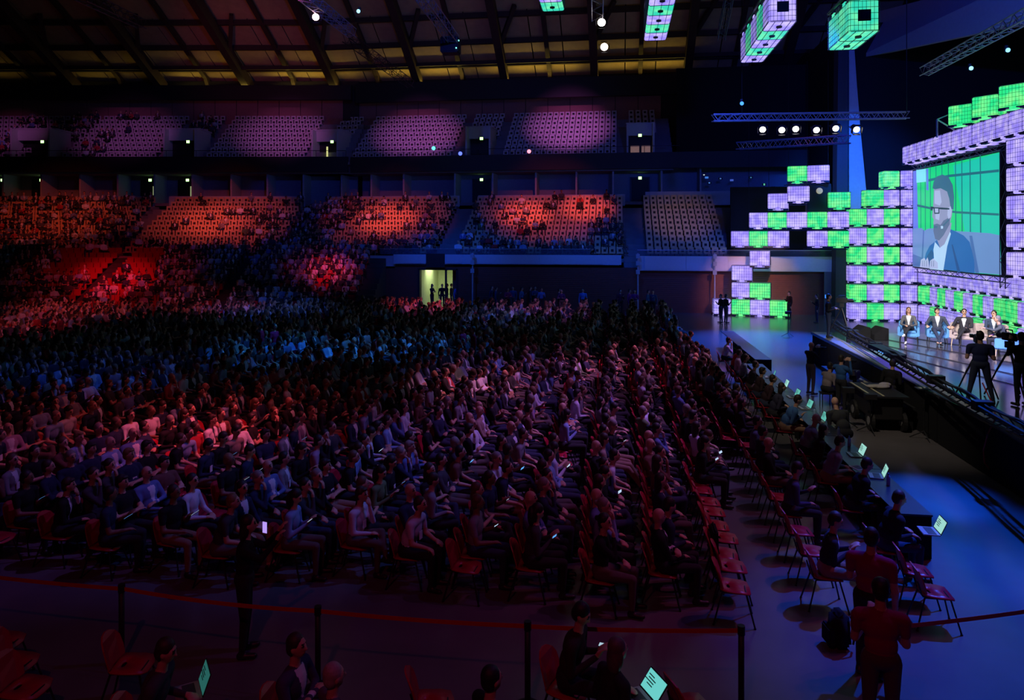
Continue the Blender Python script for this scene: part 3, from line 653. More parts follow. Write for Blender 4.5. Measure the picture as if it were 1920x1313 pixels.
# ------------------------------------------------------------------ chair
def rounded(wx, wy, r, n=4):
    pts = []
    for cx, cy, a0 in ((wx-r, wy-r, 0), (-wx+r, wy-r, 90), (-wx+r, -wy+r, 180), (wx-r, -wy+r, 270)):
        for k in range(n+1): a = R(a0+90*k/n); pts.append((cx+r*math.cos(a), cy+r*math.sin(a)))
    return pts
def chair_parts():
    m = MB(); o = rounded(.21, .215, .09); hole = [(-.145+.022*math.cos(2*math.pi*k/20), .055*math.sin(2*math.pi*k/20)) for k in range(20)]
    # seat with an oval hand slot: bridge outer ring with slot ring
    import itertools
    def ang(p, c): return math.atan2(p[1]-c[1], p[0]-c[0])
    o = [(x+.0, y) for x, y in o]; N = 20; c = (-.09, 0)
    outer = []
    for k in range(N):
        a = 2*math.pi*k/N; dx, dy = math.cos(a), math.sin(a); best = 1e9
        for p, q in zip(o, o[1:]+o[:1]):
            ex, ey = q[0]-p[0], q[1]-p[1]; den = dx*ey-dy*ex
            if abs(den) < 1e-9: continue
            t = ((p[0]-c[0])*ey-(p[1]-c[1])*ex)/den; u = ((p[0]-c[0])*dy-(p[1]-c[1])*dx)/den
            if t > 0 and -1e-6 <= u <= 1+1e-6: best = min(best, t)
        outer.append((c[0]+dx*best, c[1]+dy*best))
    inn = [(c[0]+.024*math.cos(2*math.pi*k/N), c[1]+.06*math.sin(2*math.pi*k/N)) for k in range(N)]
    def zz(x, y): return .455+.02*max(0, -x/.2)+.018*(abs(y)/.21)**2-.03*max(0, (x-.13)/.08)**2
    vs = []
    for dz in (0, -.018):
        vs += [(x, y, zz(x, y)+dz) for x, y in outer]+[(x, y, zz(x, y)+dz) for x, y in inn]
    fs = []
    for k in range(N):
        j = (k+1) % N; fs += [(k, j, N+j, N+k), (2*N+j, 2*N+k, 3*N+k, 3*N+j), (j, k, 2*N+k, 2*N+j), (N+k, N+j, 3*N+j, 3*N+k)]
    m.add(vs, fs); seat = m.mesh('seat', redp, True)
    m = MB(); pts = []
    bk = [(-.19, .50), (-.20, .60), (-.19, .72), (-.15, .79), (-.08, .83), (0, .84), (.08, .83), (.15, .79), (.19, .72), (.20, .60), (.19, .50), (0, .47)]
    f_ = lambda y, z, t: (-.20-.10*(z-.47)/.36+.05*(abs(y)/.2)**2-t, y, z)
    vs = [f_(y, z, 0) for y, z in bk]+[f_(y, z, .018) for y, z in bk]; n = len(bk)
    fs = [tuple(range(n)), tuple(range(2*n-1, n-1, -1))]+[(k, n+k, n+(k+1) % n, (k+1) % n) for k in range(n)]
    m.add(vs, fs); back = m.mesh('backrest', redp)
    m = MB(); m.tube([(-.2, -.13, .44), (-.2, .13, .44)], .011, 5); m.tube([(.14, -.15, .435), (.14, .15, .435)], .011, 5); m.tube([(-.2, -.1, .44), (-.255, -.08, .62)], .011, 5); m.tube([(-.2, .1, .44), (-.255, .08, .62)], .011, 5)
    m.box((-.03, 0, .425), (.3, .26, .02)); frame = m.mesh('seat_frame', darkm)
    legs = []
    for x, y, x2, y2 in ((.14, .15, .25, .22), (.14, -.15, .25, -.22), (-.18, .14, -.30, .21), (-.18, -.14, -.30, -.21)):
        legs.append(MB().bar((x, y, .435), (x2, y2, .01), .0125, 6).bar((x2, y2, .02), (x2, y2, 0), .018, 6).mesh('leg', darkm))
    return seat, back, frame, legs
_seat, _back, _frame, _legs = chair_parts()
def chair(loc, rz, label, group=None):
    t = thing('red_chair', label, 'chair', loc, rz, group)
    put('seat', _seat, t); put('backrest', _back, t); put('seat_frame', _frame, t)
    for l in _legs: put('leg', l, t)
    return t
# ------------------------------------------------------------------ chairs and audience on the floor
X0 = 1.66; PX = .98; PY = .555
def vis(x, y, z=1.):
    zc = -x*SA+y*CA; xc = x*CA+y*SA
    if zc < 2: return None
    return 960+xc/zc*FPX, 443+(CAMH-z)*FPX/zc, zc
slots = []
def bleach_front(x):                             # world Y where the bleacher begins
    return cw(0, 48.0).y + (x-cw(0, 48.0).x)*math.tan(YAW)
jr = random.Random(5)
for k in range(-1, 46):
    col = k; x = X0-PX*k-(.9 if k > 13 else 0)-(1.3 if k > 27 else 0)
    for j in range(70):
        if k < 0 and (j < 14 or j in (20, 21, 33)): continue
        y = 10.75+PY*j+(1.7 if j >= 39 else 0)+(.27 if k % 2 and k > 0 else 0)
        if y > 47.5: continue
        if k == 6 and j < 1: continue
        if x < -20 and y > bleach_front(x)-1.2: continue
        v = vis(x, y)
        if not v or v[0] < -60: continue
        a_ = min(1., max(0., (y-11)/14)); slots.append((v[2], k, j, x+jr.uniform(-.05, .05)*(1+2.2*a_), y+jr.uniform(-.06, .06)*(1+1.2*a_)))
slots.sort()
near = slots[:300]; far = slots[300:]
empties_col0 = set(range(0, 7))
front_gap = {(4, 0), (9, 2)}
phones = []; NP = {}
def rowname(k): return 'row of empty red seats' if k == 0 else 'row right of the empty red seats' if k < 0 else ordn(k-1)+' row left of the empty red seats'
occ_n = 0
for (zc, k, j, x, y) in near:
    r = random.random(); occ = r < (.93 if k > 1 else .85)
    if k == 0: occ = j > 7 and r < .9
    if k == 1 and j in (3, 4): occ = j == 3
    if (k, j) in front_gap: occ = False
    lab = 'red chair, %s from barrier in the %s' % (ordn(j), rowname(k))
    chair((x, y, 0), random.uniform(-.1, .12), lab, 'red chairs of the floor audience')
    if occ:
        i = random.randrange(12); sh = rshirt(); T = SEATED[i]
        lab = '%s-clad person, %s from barrier, %s' % (sh[1].replace(' ', '-'), ordn(j), 'in line with the empty red seats' if k == 0 else rowname(k))
        place_person(T, lab, (x+random.uniform(-.03, .03), y+random.uniform(-.03, .03), .0), random.uniform(-.3, .45), sh[0], random.choice(HAIRC), 'seated floor audience', random.random() < .18)
        if i in (2, 9) or (i == 7 and random.random() < .5): phones.append((x, y, i))
# distant chairs as one mesh
m = MB()
lowc = MB().box((0, 0, .45), (.42, .42, .03)).box((-.25, 0, .65), (.03, .40, .36)).box((0, 0, .22), (.3, .3, .02), 1)
lowc.bar((.2, .18, 0), (.15, .15, .44), .012, 3, 1).bar((.2, -.18, 0), (.15, -.15, .44), .012, 3, 1).bar((-.25, .18, 0), (-.2, .15, .44), .012, 3, 1).bar((-.25, -.18, 0), (-.2, -.15, .44), .012, 3, 1)
for (zc, k, j, x, y) in far:
    n = len(m.v); m.v += [(a+x, b+y, c) for a, b, c in lowc.v]; m.f += [tuple(n+i for i in f) for f in lowc.f]; m.m += lowc.m
tag(put('red_chairs', m.mesh('distant_chairs', [redp, darkm])), 'distant rows of red chairs across the arena floor', 'chairs', 'red chairs of the floor audience', 'stuff')
crowd('audience', [(x+random.uniform(-.06, .06), y+random.uniform(-.05, .05), random.uniform(-.03, .03), random.uniform(-.35, .4)) for (zc, k, j, x, y) in far if random.random() < .93],
      'distant seated audience filling the arena floor', 'crowd', 'seated floor audience')
# ------------------------------------------------------------------ red bleacher at the left back
BR = 11; bs0, bs1 = -44.0, None
root = thing('bleacher', 'red tiered bleacher of plastic seats at the left back of the floor', 'bleacher', cw(-25, 50, 0), YAW)
inv = Matrix.Rotation(-YAW, 4, 'Z') @ Matrix.Translation(-Vector(root.location))
m = MB(); bsp = []; bseats = []
def BF(s, d, z): return cw(s, 48.0+d, z)
for r in range(BR):
    z = .35+r*.34; d = r*.66; e = -9.4 if r > 3 else -9.4-(3-r)*.5
    fbox(m, BF, bs0, e, d, BR*.66, z-.34, z)
    s = e-.3; i = 0
    while s > bs0+.3:
        blk = int((-9.4-s)/9.5); f = (-9.4-s) - blk*9.5
        if f > .9:
            bseats.append((s, d+.35, z, blk, r))
        s -= .52
m.v = [tuple(inv @ Vector(v)) for v in m.v]; put('step', m.mesh('bleacher_steps', mat('bleacher_deck', (.05, .045, .05), .8)), root)
bseatm = MB().box((0, -.02, .38), (.46, .40, .05)).box((0, .20, .58), (.46, .05, .40)).mesh('seat', redc)
sm = MB()
for n_, (s, d, z, blk, r) in enumerate(sorted(bseats, key=lambda q: abs(q[0]+27))):
    p = inv @ BF(s, d, z)
    if n_ < 300: put('seat', bseatm, root, p)
    else: sm.box((p[0], p[1]-.02, p[2]+.38), (.46, .40, .05)); sm.box((p[0], p[1]+.20, p[2]+.58), (.46, .05, .40))
tag(put('seat', sm.mesh('more_seats', redc), root), kind='stuff')
sp = []
for (s, d, z, blk, r) in bseats:
    u = 960+s/(48+d)*FPX
    pr = .93
    if 95 < u < 300: pr = .13 if r > 4 else .6
    if u < 60: pr = .6
    if random.random() < pr: p = BF(s, d-.02, z-.07); sp.append((p.x, p.y, p.z, YAW-R(90)+random.uniform(.2, 1.0)))
crowd('bleacher_audience', sp, 'audience seated on the red bleacher', 'crowd', 'audience on the stands')
# ------------------------------------------------------------------ audience in the tiers
dens = dict(L1=.62, L2=.10, L3=.32, L4=.15, L5=.0)
sp = []
for (who, k, i, n, p, rz) in TIER_P:
    pr = dens.get(who, 0)
    if who == 'L2': pr = .03 if i < n*.45 else .32
    if who == 'L2' and k < 2: pr = .35
    if who == 'L1' and k < 3: pr = .9
    if who in ('L3', 'L4') and k < 2: pr = .75
    if who == 'L4' and (i < 4 or i > n-5) and k < 6: pr = .6
    if who == 'L3' and i < 6: pr = .85
    if who == 'U190': pr = .16 if i < n*.55 else .03
    if who == 'U-30': pr = .35
    if who == 'V' and p.x < -30: pr = .6
    if random.random() < pr: sp.append((p.x+math.sin(rz)*.12, p.y-.12, p.z-.1, rz-R(90)+random.uniform(-.1, .8)))
# people standing or sitting in the aisles of the middle tier
for F, s, a, b in ((FL, -17.7, 0, 9), (FL, -17.0, 1, 8), (FR, -26.6, 0, 9), (FR, .9, 0, 9), (FL, -30.6, 0, 5)):
    for k in range(a, b+1):
        if random.random() < (.75 if s < -20 or s > 0 or True else .4) and not (s == .9 and random.random() < .6):
            p = F(s+random.uniform(-.2, .2), 1.0+k*.85, 3.45+k*.425); sp.append((p.x, p.y, p.z-.1, rzF(F)-R(90)+random.uniform(-.2, .6)))
crowd('tier_audience', sp, 'people scattered over the cream and purple tier seats', 'crowd', 'audience on the stands')
# ------------------------------------------------------------------ glowing caged tanks
def glow(name, c1, c2, s, scale=2.2):
    m = bpy.data.materials.new(name); m.use_nodes = True; nt = m.node_tree; N = nt.nodes; L = nt.links; b = N['Principled BSDF']
    tc = N.new('ShaderNodeTexCoord'); oi = N.new('ShaderNodeObjectInfo'); ad = N.new('ShaderNodeVectorMath'); ad.operation = 'ADD'
    L.new(tc.outputs['Object'], ad.inputs[0]); L.new(oi.outputs['Location'], ad.inputs[1])
    nz = N.new('ShaderNodeTexNoise'); nz.inputs['Scale'].default_value = scale; nz.inputs['Detail'].default_value = 1; L.new(ad.outputs[0], nz.inputs['Vector'])
    mr = N.new('ShaderNodeMapRange'); mr.inputs['From Min'].default_value = .38; mr.inputs['From Max'].default_value = .66; L.new(nz.outputs['Fac'], mr.inputs['Value'])
    mx = N.new('ShaderNodeMix'); mx.data_type = 'RGBA'; mx.inputs[6].default_value = (*c1, 1); mx.inputs[7].default_value = (*c2, 1); L.new(mr.outputs[0], mx.inputs[0])
    L.new(mx.outputs[2], b.inputs['Emission Color']); b.inputs['Emission Strength'].default_value = s; b.inputs['Base Color'].default_value = (.06, .06, .08, 1); b.inputs['Roughness'].default_value = .4
    return m
gP = glow('tank_glow_violet', (.27, .21, .86), (.50, .42, .95), 1.3); gG = glow('tank_glow_green', (.02, .72, .20), (.20, .95, .24), 1.2); gT = glow('tank_glow_teal', (.03, .62, .42), (.14, .82, .42), 1.15)
cagem = mat('cage_wire', (.02, .02, .06), .5, metal=.3)
palm = mat('tank_pallet', (.02, .02, .05), .5)
def tank_meshes():
    W, D, H = 1.18, .98, 1.0
    o = rounded(W/2, D/2, .10, 3); vs = []; rings = [(.14, .97), (.18, 1.), (1.06, 1.), (1.12, .95)]
    for z, s in rings: vs += [(x*s, y*s, z) for x, y in o]
    n = len(o); fs = [tuple(range(n-1, -1, -1)), tuple(range(3*n, 4*n))]
    for i in range(3): fs += [(i*n+k, i*n+(k+1) % n, (i+1)*n+(k+1) % n, (i+1)*n+k) for k in range(n)]
    b = MB().add(vs, fs); b.box((0, 0, .10), (.26, D*.99, .16)); b.box((0, 0, .10), (W*.98, .22, .14))
    bm_ = {k: b.mesh('bottle', g) for k, g in (('P', gP), ('G', gG), ('T', gT))}
    c = MB(); r = .0065; y0 = -D/2-.012; x0 = W/2+.012
    for s in (-1, 1):
        for k in range(9): x = -W/2+.04+k*(W-.08)/8; c.bar((x, s*-y0, .15), (x, s*-y0, 1.1), r, 4)
        for k in range(8): y = -D/2+.04+k*(D-.08)/7; c.bar((s*x0, y, .15), (s*x0, y, 1.1), r, 4)
    for z in (.17, .36, .55, .74, .93, 1.09):
        rr = r*1.35
        for s in (-1, 1): c.bar((-W/2+.06, s*-y0, z), (W/2-.06, s*-y0, z), rr, 4); c.bar((s*x0, -D/2+.06, z), (s*x0, D/2-.06, z), rr, 4)
        for a in (-1, 1):
            for b2 in (-1, 1): c.bar((a*(W/2-.06), b2*-y0, z), (a*x0, b2*(D/2-.06), z), rr, 4)
    for y in (-.28, .0, .28): c.bar((-x0, y, 1.135), (x0, y, 1.135), .012, 4)
    for x in (-x0, x0): c.bar((x, -D/2+.05, 1.12), (x, D/2-.05, 1.12), .012, 4)
    for y in (-.5, .5): c.bar((-x0+.05, y, 1.12), (x0-.05, y, 1.12), .012, 4)
    cage = c.mesh('cage', cagem)
    p = MB()
    for x in (-.48, .48):
        for y in (-.4, .4): p.box((x, y, .05), (.22, .2, .10))
    p.box((-.36, 0, .10), (.44, D*.96, .05)); p.box((.36, 0, .10), (.44, D*.96, .05)); p.box((-.36, -.44, .06), (.12, .08, .10)); p.box((.36, -.44, .06), (.12, .08, .10))
    pal = p.mesh('pallet', palm)
    pl = MB().box((W/2+.02, 0, .62), (.015, .42, .36)).box((-W/2-.02, 0, .62), (.015, .42, .36)).mesh('label_plate', mat('dark_label_plate', (.03, .06, .5), .5))
    cap = MB().bar((0, 0, 1.11), (0, 0, 1.17), .11, 14).mesh('screw_cap', black)
    return bm_, cage, pal, pl, cap
TB, TC, TPAL, TPL, TCAP = tank_meshes()
PROT = {}
def tank(kind, loc, rz, label, group, wscale=1., flip=False, plate=False, dscale=1.):
    t = put('glowing_tank', None, None, loc); t.rotation_euler = (math.pi, 0, rz) if flip else (0, 0, rz); t.scale = (wscale, dscale, 1)
    tag(t, label, 'light box', group)
    put('bottle', TB[kind], t); put('cage', TC, t); put('pallet', TPAL, t)
    if plate: put('label_plate', TPL, t)
    if flip: put('screw_cap', TCAP, t)
    return t
CN = dict(P='violet', G='green', T='teal')
# free standing pyramid at the left (pixel boxes of the zoomed photo -> columns)
zx = lambda x: 1320+x/2.855
def Yw(u): return 51.3 - max(0, (u-1375))/218*1.9
FREE = [('G', 445, 552, 8.87, 'top of the left pyramid'), ('P', 552, 672, 8.87, 'top right of the left pyramid'), ('P', 445, 565, 7.55, 'directly under the topmost green one'),
        ('P', 340, 452, 6.98+.12, 'sitting alone on the long upper row'), ('G', 662, 785, 6.98+.12, 'sitting alone left of the concrete pillar'),
        ('P', 240, 340, 5.85, 'left end of the long upper row'), ('G', 340, 442, 5.85, 'second in the long upper row'), ('P', 442, 552, 5.85, 'third in the long upper row'), ('G', 552, 660, 5.85, 'fourth in the long upper row'), ('P', 660, 778, 5.85, 'fifth in the long upper row'),
        ('P', 143, 240, 4.62, 'left end of the row of three'), ('G', 240, 340, 4.62, 'middle of the row of three'), ('P', 340, 455, 4.62, 'right end of the row of three'), ('P', 550, 662, 4.62, 'left one of the inner pair'), ('G', 662, 778, 4.62, 'right one of the inner pair'),
        ('P', 243, 352, 3.30, 'hanging before the blue parapet'), ('P', 147, 258, 2.30, 'topmost of the left floor stack'), ('P', 147, 243, 1.15, 'second level of the left floor stack'), ('G', 243, 355, 1.15, 'second level right of the left floor stack'),
        ('P', 52, 146, 0.0, 'leftmost on the floor behind two standing people'), ('G', 147, 245, 0.0, 'second on the floor of the left stack'), ('P', 245, 350, 0.0, 'third on the floor of the left stack'), ('G', 350, 462, 0.0, 'right end on the floor of the left stack')]
for kd, a, b, z, lab in FREE:
    ua, ub = zx(a), zx(b); p, q = Vector((xat(ua, Yw(ua)), Yw(ua), 0)), Vector((xat(ub, Yw(ub)), Yw(ub), 0))
    w_ = (q-p).length; an = math.atan2(q.y-p.y, q.x-p.x); mid = (p+q)/2; nrm = Vector((-math.sin(an), math.cos(an), 0))
    tank(kd, (mid.x+nrm.x*.5, mid.y+nrm.y*.5, z), an, '%s glowing caged tank, %s' % (CN[kd], lab), 'glowing tanks', w_/1.2)
# shelf frames that carry the upper free tanks
t = thing('tank_scaffold', 'dark scaffold frame carrying the left pyramid of tanks', 'scaffold', (0, 0, 0))
m = MB()
for a, b, z in ((143, 455, 4.55), (240, 778, 5.79), (550, 778, 4.55), (445, 660, 8.8), (445, 565, 7.47), (243, 352, 3.24)):
    ua, ub = zx(a), zx(b); m.bar((xat(ua, Yw(ua)), Yw(ua)+.3, z), (xat(ub, Yw(ub)), Yw(ub)+.3, z), .045, 4); m.bar((xat(ua, Yw(ua)), Yw(ua)+.9, z), (xat(ub, Yw(ub)), Yw(ub)+.9, z), .045, 4)
put('crossbar', m.mesh('crossbar', darkm), t)
for a, z in ((240, 5.8), (347, 7), (452, 8.8), (552, 8.8), (665, 8.8), (775, 7)):
    u = zx(a); put('hanging_cable', MB().bar((xat(u, Yw(u)+.9), Yw(u)+.9, z), (xat(u, Yw(u)+.9), Yw(u)+.9, 17), .015, 4).mesh('hanging_cable', darkm), t)
# black loudspeaker tower with a round lamp, beside the pyramid
u = 1534; sp_ = thing('speaker_tower', 'black loudspeaker box with a pale round disc in the tank pyramid', 'loudspeaker', Vector((xat(u, 50.6), 50.6, 7.0)))
put('cabinet', MB().box((0, 0, .9), (1.5, .6, 1.85)).mesh('cabinet', black, bevel=.04), sp_)
put('disc', MB().bar((0, -.36, 1.35), (0, -.30, 1.35), .2, 18).mesh('disc', mat('pale_disc', (.75, .65, .35), .5, emit=(.5, .42, .2), estr=.55)), sp_)
# the big curved wall of tanks
def yl(x, y): return Vector((x, y, 0))
W1 = [yl(xat(1593, 49.3), 49.3), yl(15.55, 49.25), yl(16.6, 49.35), yl(17.55, 49.4), yl(18.4, 49.0), yl(18.66, 47.9)]
for k in range(13): W1.append(yl(18.62-.035*k, 46.75-1.18*k))
nW = len(W1)-1
rows = {0: '', 1: '', 2: 'PGPPPPPPPPPPPPPPPPPP', 3: 'GPGP', 4: 'PGPP', 5: 'GPGP', 6: '.GPP', 7: '..GPP'}
rows[0] = 'PGPPPGPPPPGPGGPPPPP'; rows[1] = 'GPGPGPGPGPGPGGPPPP'
rn = 'floor row,second row,third row,fourth row,fifth row,sixth row,seventh row,eighth row,top row'.split(',')
wallset = []
for k, s in rows.items():
    for i, ch in enumerate(s[:nW]):
        if ch == '.': continue
        if 3 <= k <= 7 and i > 4: continue
        p, q = W1[i], W1[i+1]; an = math.atan2(q.y-p.y, q.x-p.x); mid = (p+q)/2; nrm = Vector((-math.sin(an), math.cos(an), 0))
        tank(ch, (mid.x+nrm.x*.5, mid.y+nrm.y*.5, k*1.2), an, '%s glowing caged tank, %s from the left in the %s of the big wall' % (CN[ch], ordn(i), rn[k]), 'glowing tanks', (q-p).length/1.2)
W8 = [yl(17.62-.02*k, 49.3-1.2*k) for k in range(16)]
for i in range(15):
    p, q = W8[i], W8[i+1]; tank('P', ((p.x+q.x)/2+.5, (p.y+q.y)/2, 9.85), R(-90), 'violet glowing caged tank, %s from the left in the top row of the wall' % ordn(i), 'glowing tanks')
# right hand column beside the screen
pa, pb = yl(xat(1884, 34.6), 34.6), yl(xat(1924, 33.3), 33.3)
an = math.atan2(pb.y-pa.y, pb.x-pa.x); nrm = Vector((-math.sin(an), math.cos(an), 0)); mid = (pa+pb)/2
for k in range(3, 8):
    tank('P', (mid.x+nrm.x*.5, mid.y+nrm.y*.5, k*1.2), an, 'violet glowing caged tank right of the screen, %s row of the wall' % ordn(k), 'glowing tanks', (pb-pa).length/1.2)
# green tanks on top
for u, d, z, lab in ((1808, 38.4, 11.12, 'left'), (1855, 35.9, 11.12, 'middle'), (1908, 33.2, 11.12, 'rightmost')):
    t = tank('G', dep(u, d+.2, z), R(-50), 'green glowing caged tank on the wall top, %s of the three' % lab, 'glowing tanks', 1, plate=True)
t = thing('top_frame', 'thin blue lit steel frame left of the green top tanks', 'scaffold', (0, 0, 0))
m = MB(); P = lambda u, v: depv(u, v, 39.5)
m.bar(P(1757, 258), P(1757, 224), .05, 4); m.bar(P(1757, 224), P(1784, 213), .04, 4); m.bar(P(1757, 224), P(1790, 244), .04, 4); put('tube', m.mesh('tube', alu), t)
# hanging, upside down
def hang(u, v_far, n, cols, lab, wd=.93, rzx=0., zf=None, plate=True):
    far = depv(u, v_far, zf); zb = far.z
    for k in range(n):
        ch = cols[k]; y = far.y-.6-k*1.2
        tank(ch, (far.x, y, zb+1.14), R(90), '%s hanging tank, %s from the back in the %s' % (CN[ch], ordn(k), lab), 'hanging glowing tanks', 1.0, True, plate and k == n-1, wd/1.0)
    t = thing('hanging_frame', 'dark rigging frame holding the %s' % lab, 'rigging', (far.x, far.y-n*.6, zb+1.2)); m = MB()
    for x in (-.45, .45): m.bar((x, -n*.6, .08), (x, n*.6, .08), .05, 4)
    for k in range(n+1): m.bar((-.45, -n*.6+k*1.2, .08), (.45, -n*.6+k*1.2, .08), .04, 4)
    put('frame', m.mesh('frame', darkm), t)
    m = MB()
    for y in (-n*.5, n*.5):
        m.bar((0, y, 0), (0, y, 12), .02, 4)
    put('cable', m.mesh('cable', darkm), t)
hang(1578, 95, 2, 'TT', 'short pair near the pillar', .93, zf=25.6)
hang(1409, 118, 5, 'PTPTP', 'long slanting hanging row', .93, zf=31)
hang(1228, 77, 7, 'PTPTPTP', 'hanging row at the top centre', .93, zf=31.3, plate=False)
hang(1038, 22, 4, 'TPTP', 'leftmost hanging row', .93, zf=31, plate=False)
# ------------------------------------------------------------------ screen
scx = 18.15; sy0, sy1, sz0 = 49.0, 38.5, 3.52; SHh = 5.93; SWw = sy0-sy1
def QS(x, y):                                   # zoomed photo pixel -> metres on the screen
    t = (x-1128)/(1590-1128.); s = t*502/(647-t*145); h = 502+t*145; yb = 970+t*35
    return (s*SWw, (yb-y)/h*SHh)
def em(name, c, s=1.): return mat(name, (.02, .02, .02), .35, emit=c, estr=s*1.12, var=.05, scale=1)
smats = [em('screen_green', (.005, .58, .17)), em('screen_line', (.01, .12, .16)), em('screen_lightbox', (.20, .66, .80)), em('screen_violet', (.10, .16, .70)), em('screen_sofa', (.12, .23, .50)),
         em('screen_sofa_shade', (.05, .12, .35)), em('screen_jacket', (.012, .10, .36)), em('screen_shirt', (.38, .56, .80)), em('screen_skin', (.24, .25, .44)), em('screen_hair', (.035, .11, .20)), em('screen_beard', (.09, .12, .24)),
         em('screen_frame', (.005, .01, .04)), em('screen_skin_light', (.36, .40, .66)), em('screen_teal', (.008, .50, .36)), em('screen_jacket_dark', (.008, .05, .22))]
t = thing('video_screen', 'large video screen showing a bearded man with glasses and a headset microphone', 'screen', (scx, sy0, sz0), R(-90))
m = MB(); m.box((SWw/2, .12, SHh/2), (SWw+.16, .2, SHh+.16)); put('housing', m.mesh('housing', darkm), t)
lay = [0]
pic = MB()
def poly(pts, mi, zoom=True):
    lay[0] += 1; y = .015-lay[0]*.0012
    q = [QS(*p) if zoom else p for p in pts]; pic.add([(a, y, b) for a, b in q], [tuple(range(len(q)))], mi)
pic.add([(0, .017, 0), (SWw, .017, 0), (SWw, .017, SHh), (0, .017, SHh)], [(0, 1, 2, 3)], 0)
poly([(1400, 420), (1590, 360), (1596, 1003), (1490, 1000)], 13)
poly([(1128, 468), (1160, 460), (1172, 770), (1128, 772)], 3)
for xx in (1190, 1225, 1262, 1300, 1337, 1374, 1412, 1443, 1480, 1522): poly([(xx, 430-(xx-1190)*.2), (xx+4, 430-(xx-1190)*.2), (xx+6, 790), (xx+1, 790)], 1)
poly([(1165, 640), (1300, 655), (1420, 668), (1590, 680), (1590, 692), (1420, 680), (1300, 667), (1165, 652)], 1)
poly([(1250, 500), (1380, 470), (1590, 448), (1590, 462), (1380, 484), (1250, 514)], 1)
poly([(1158, 458), (1233, 445), (1235, 515), (1160, 526)], 2)
poly([(1235, 445), (1252, 442), (1254, 560), (1237, 560)], 3)
poly([(1128, 775), (1150, 768), (1205, 766), (1222, 780), (1250, 768), (1300, 762), (1400, 775), (1560, 785), (1592, 795), (1598, 1003), (1128, 970)], 4)
poly([(1214, 775), (1222, 775), (1212, 950), (1200, 950)], 5); poly([(1480, 800), (1492, 800), (1520, 1000), (1505, 1000)], 5); poly([(1128, 905), (1210, 925), (1210, 972), (1128, 968)], 5)
poly([(1210, 975), (1235, 900), (1262, 860), (1300, 835), (1385, 765), (1410, 775), (1455, 800), (1482, 835), (1500, 930), (1503, 1001)], 6)
poly([(1395, 850), (1402, 850), (1440, 1000), (1425, 1000)], 14); poly([(1228, 975), (1243, 915), (1275, 880), (1290, 900), (1270, 980)], 14)
poly([(1298, 838), (1330, 870), (1382, 765), (1392, 792), (1372, 860), (1350, 992), (1262, 985), (1292, 925), (1288, 880)], 7)
poly([(1312, 826), (1345, 790), (1375, 740), (1396, 730), (1390, 775), (1356, 850), (1330, 868)], 8)
poly([(1292, 540), (1290, 590), (1286, 650), (1281, 688), (1279, 702), (1291, 716), (1288, 735), (1292, 752), (1288, 772), (1296, 812), (1318, 828), (1345, 815), (1385, 745), (1398, 690), (1402, 620), (1392, 550), (1345, 535)], 8)
poly([(1296, 560), (1330, 556), (1340, 620), (1330, 640), (1296, 630)], 12); poly([(1300, 680), (1330, 680), (1325, 720), (1302, 712)], 12)
poly([(1290, 745), (1312, 738), (1334, 745), (1352, 720), (1388, 700), (1386, 740), (1352, 800), (1325, 830), (1300, 822), (1289, 780)], 10)
poly([(1293, 752), (1315, 752), (1312, 762), (1293, 762)], 9)
poly([(1283, 548), (1290, 512), (1312, 482), (1345, 470), (1380, 482), (1402, 525), (1410, 590), (1407, 660), (1392, 655), (1384, 600), (1372, 562), (1335, 545), (1300, 552)], 9)
poly([(1376, 650), (1392, 642), (1398, 665), (1392, 700), (1380, 712), (1374, 690)], 12)
poly([(1274, 646), (1300, 650), (1345, 650), (1385, 652), (1385, 660), (1345, 660), (1300, 658), (1274, 656)], 11)
poly([(1290, 650), (1326, 650), (1328, 684), (1296, 686)], 11); poly([(1298, 656), (1321, 656), (1322, 678), (1301, 679)], 12); poly([(1272, 648), (1282, 648), (1282, 670), (1273, 668)], 11)
poly([(1380, 712), (1386, 716), (1352, 752), (1346, 748)], 9); poly([(1336, 750), (1350, 750), (1350, 764), (1338, 766)], 7)
poly([(1192, 975), (1200, 935), (1228, 925), (1236, 940), (1250, 922), (1258, 945), (1262, 982)], 12); poly([(1262, 982), (1268, 940), (1290, 928), (1318, 950), (1320, 985)], 12)
for xx in (1212, 1226, 1242, 1278, 1292): poly([(xx, 940), (xx+3, 940), (xx+2, 972), (xx-1, 972)], 10)
put('picture', pic.mesh('picture', smats), t)
# truss frame round the screen
def truss_mesh(L, w_, n, mt, r=.028, dr=.014):
    m = MB()
    for y, z in ((-w_/2, -w_/2), (w_/2, -w_/2), (w_/2, w_/2), (-w_/2, w_/2)): m.bar((0, y, z), (L, y, z), r, 6)
    for k in range(n):
        a, b = L*k/n, L*(k+1)/n; s = 1 if k % 2 else -1
        for f in (lambda x, t: (x, -w_/2, t), lambda x, t: (x, w_/2, t), lambda x, t: (x, t, -w_/2), lambda x, t: (x, t, w_/2)):
            m.bar(f(a, -s*w_/2), f(b, s*w_/2), dr, 4)
    return m.mesh('lattice', mt)
def truss(p, q, w_, n, label, mt=None, r=.028, dr=.014, name='lighting_truss'):
    p, q = Vector(p), Vector(q); d = q-p; t = thing(name, label, 'truss', p)
    t.rotation_euler = d.to_track_quat('X', 'Z').to_euler(); put('lattice', truss_mesh(d.length, w_, n, mt or alu, r, dr), t); return t
dk = mat('dark_truss', (.10, .10, .14), .4, metal=.5)
truss((scx-.1, sy0-.4, 9.62), (scx-.1, sy1-.6, 9.62), .26, 16, 'dark truss over the top edge of the video screen', dk)
truss((scx+.25, sy1-.35, 2.9), (scx+.25, sy1-.35, 9.6), .5, 10, 'dark upright truss right of the video screen', dk)
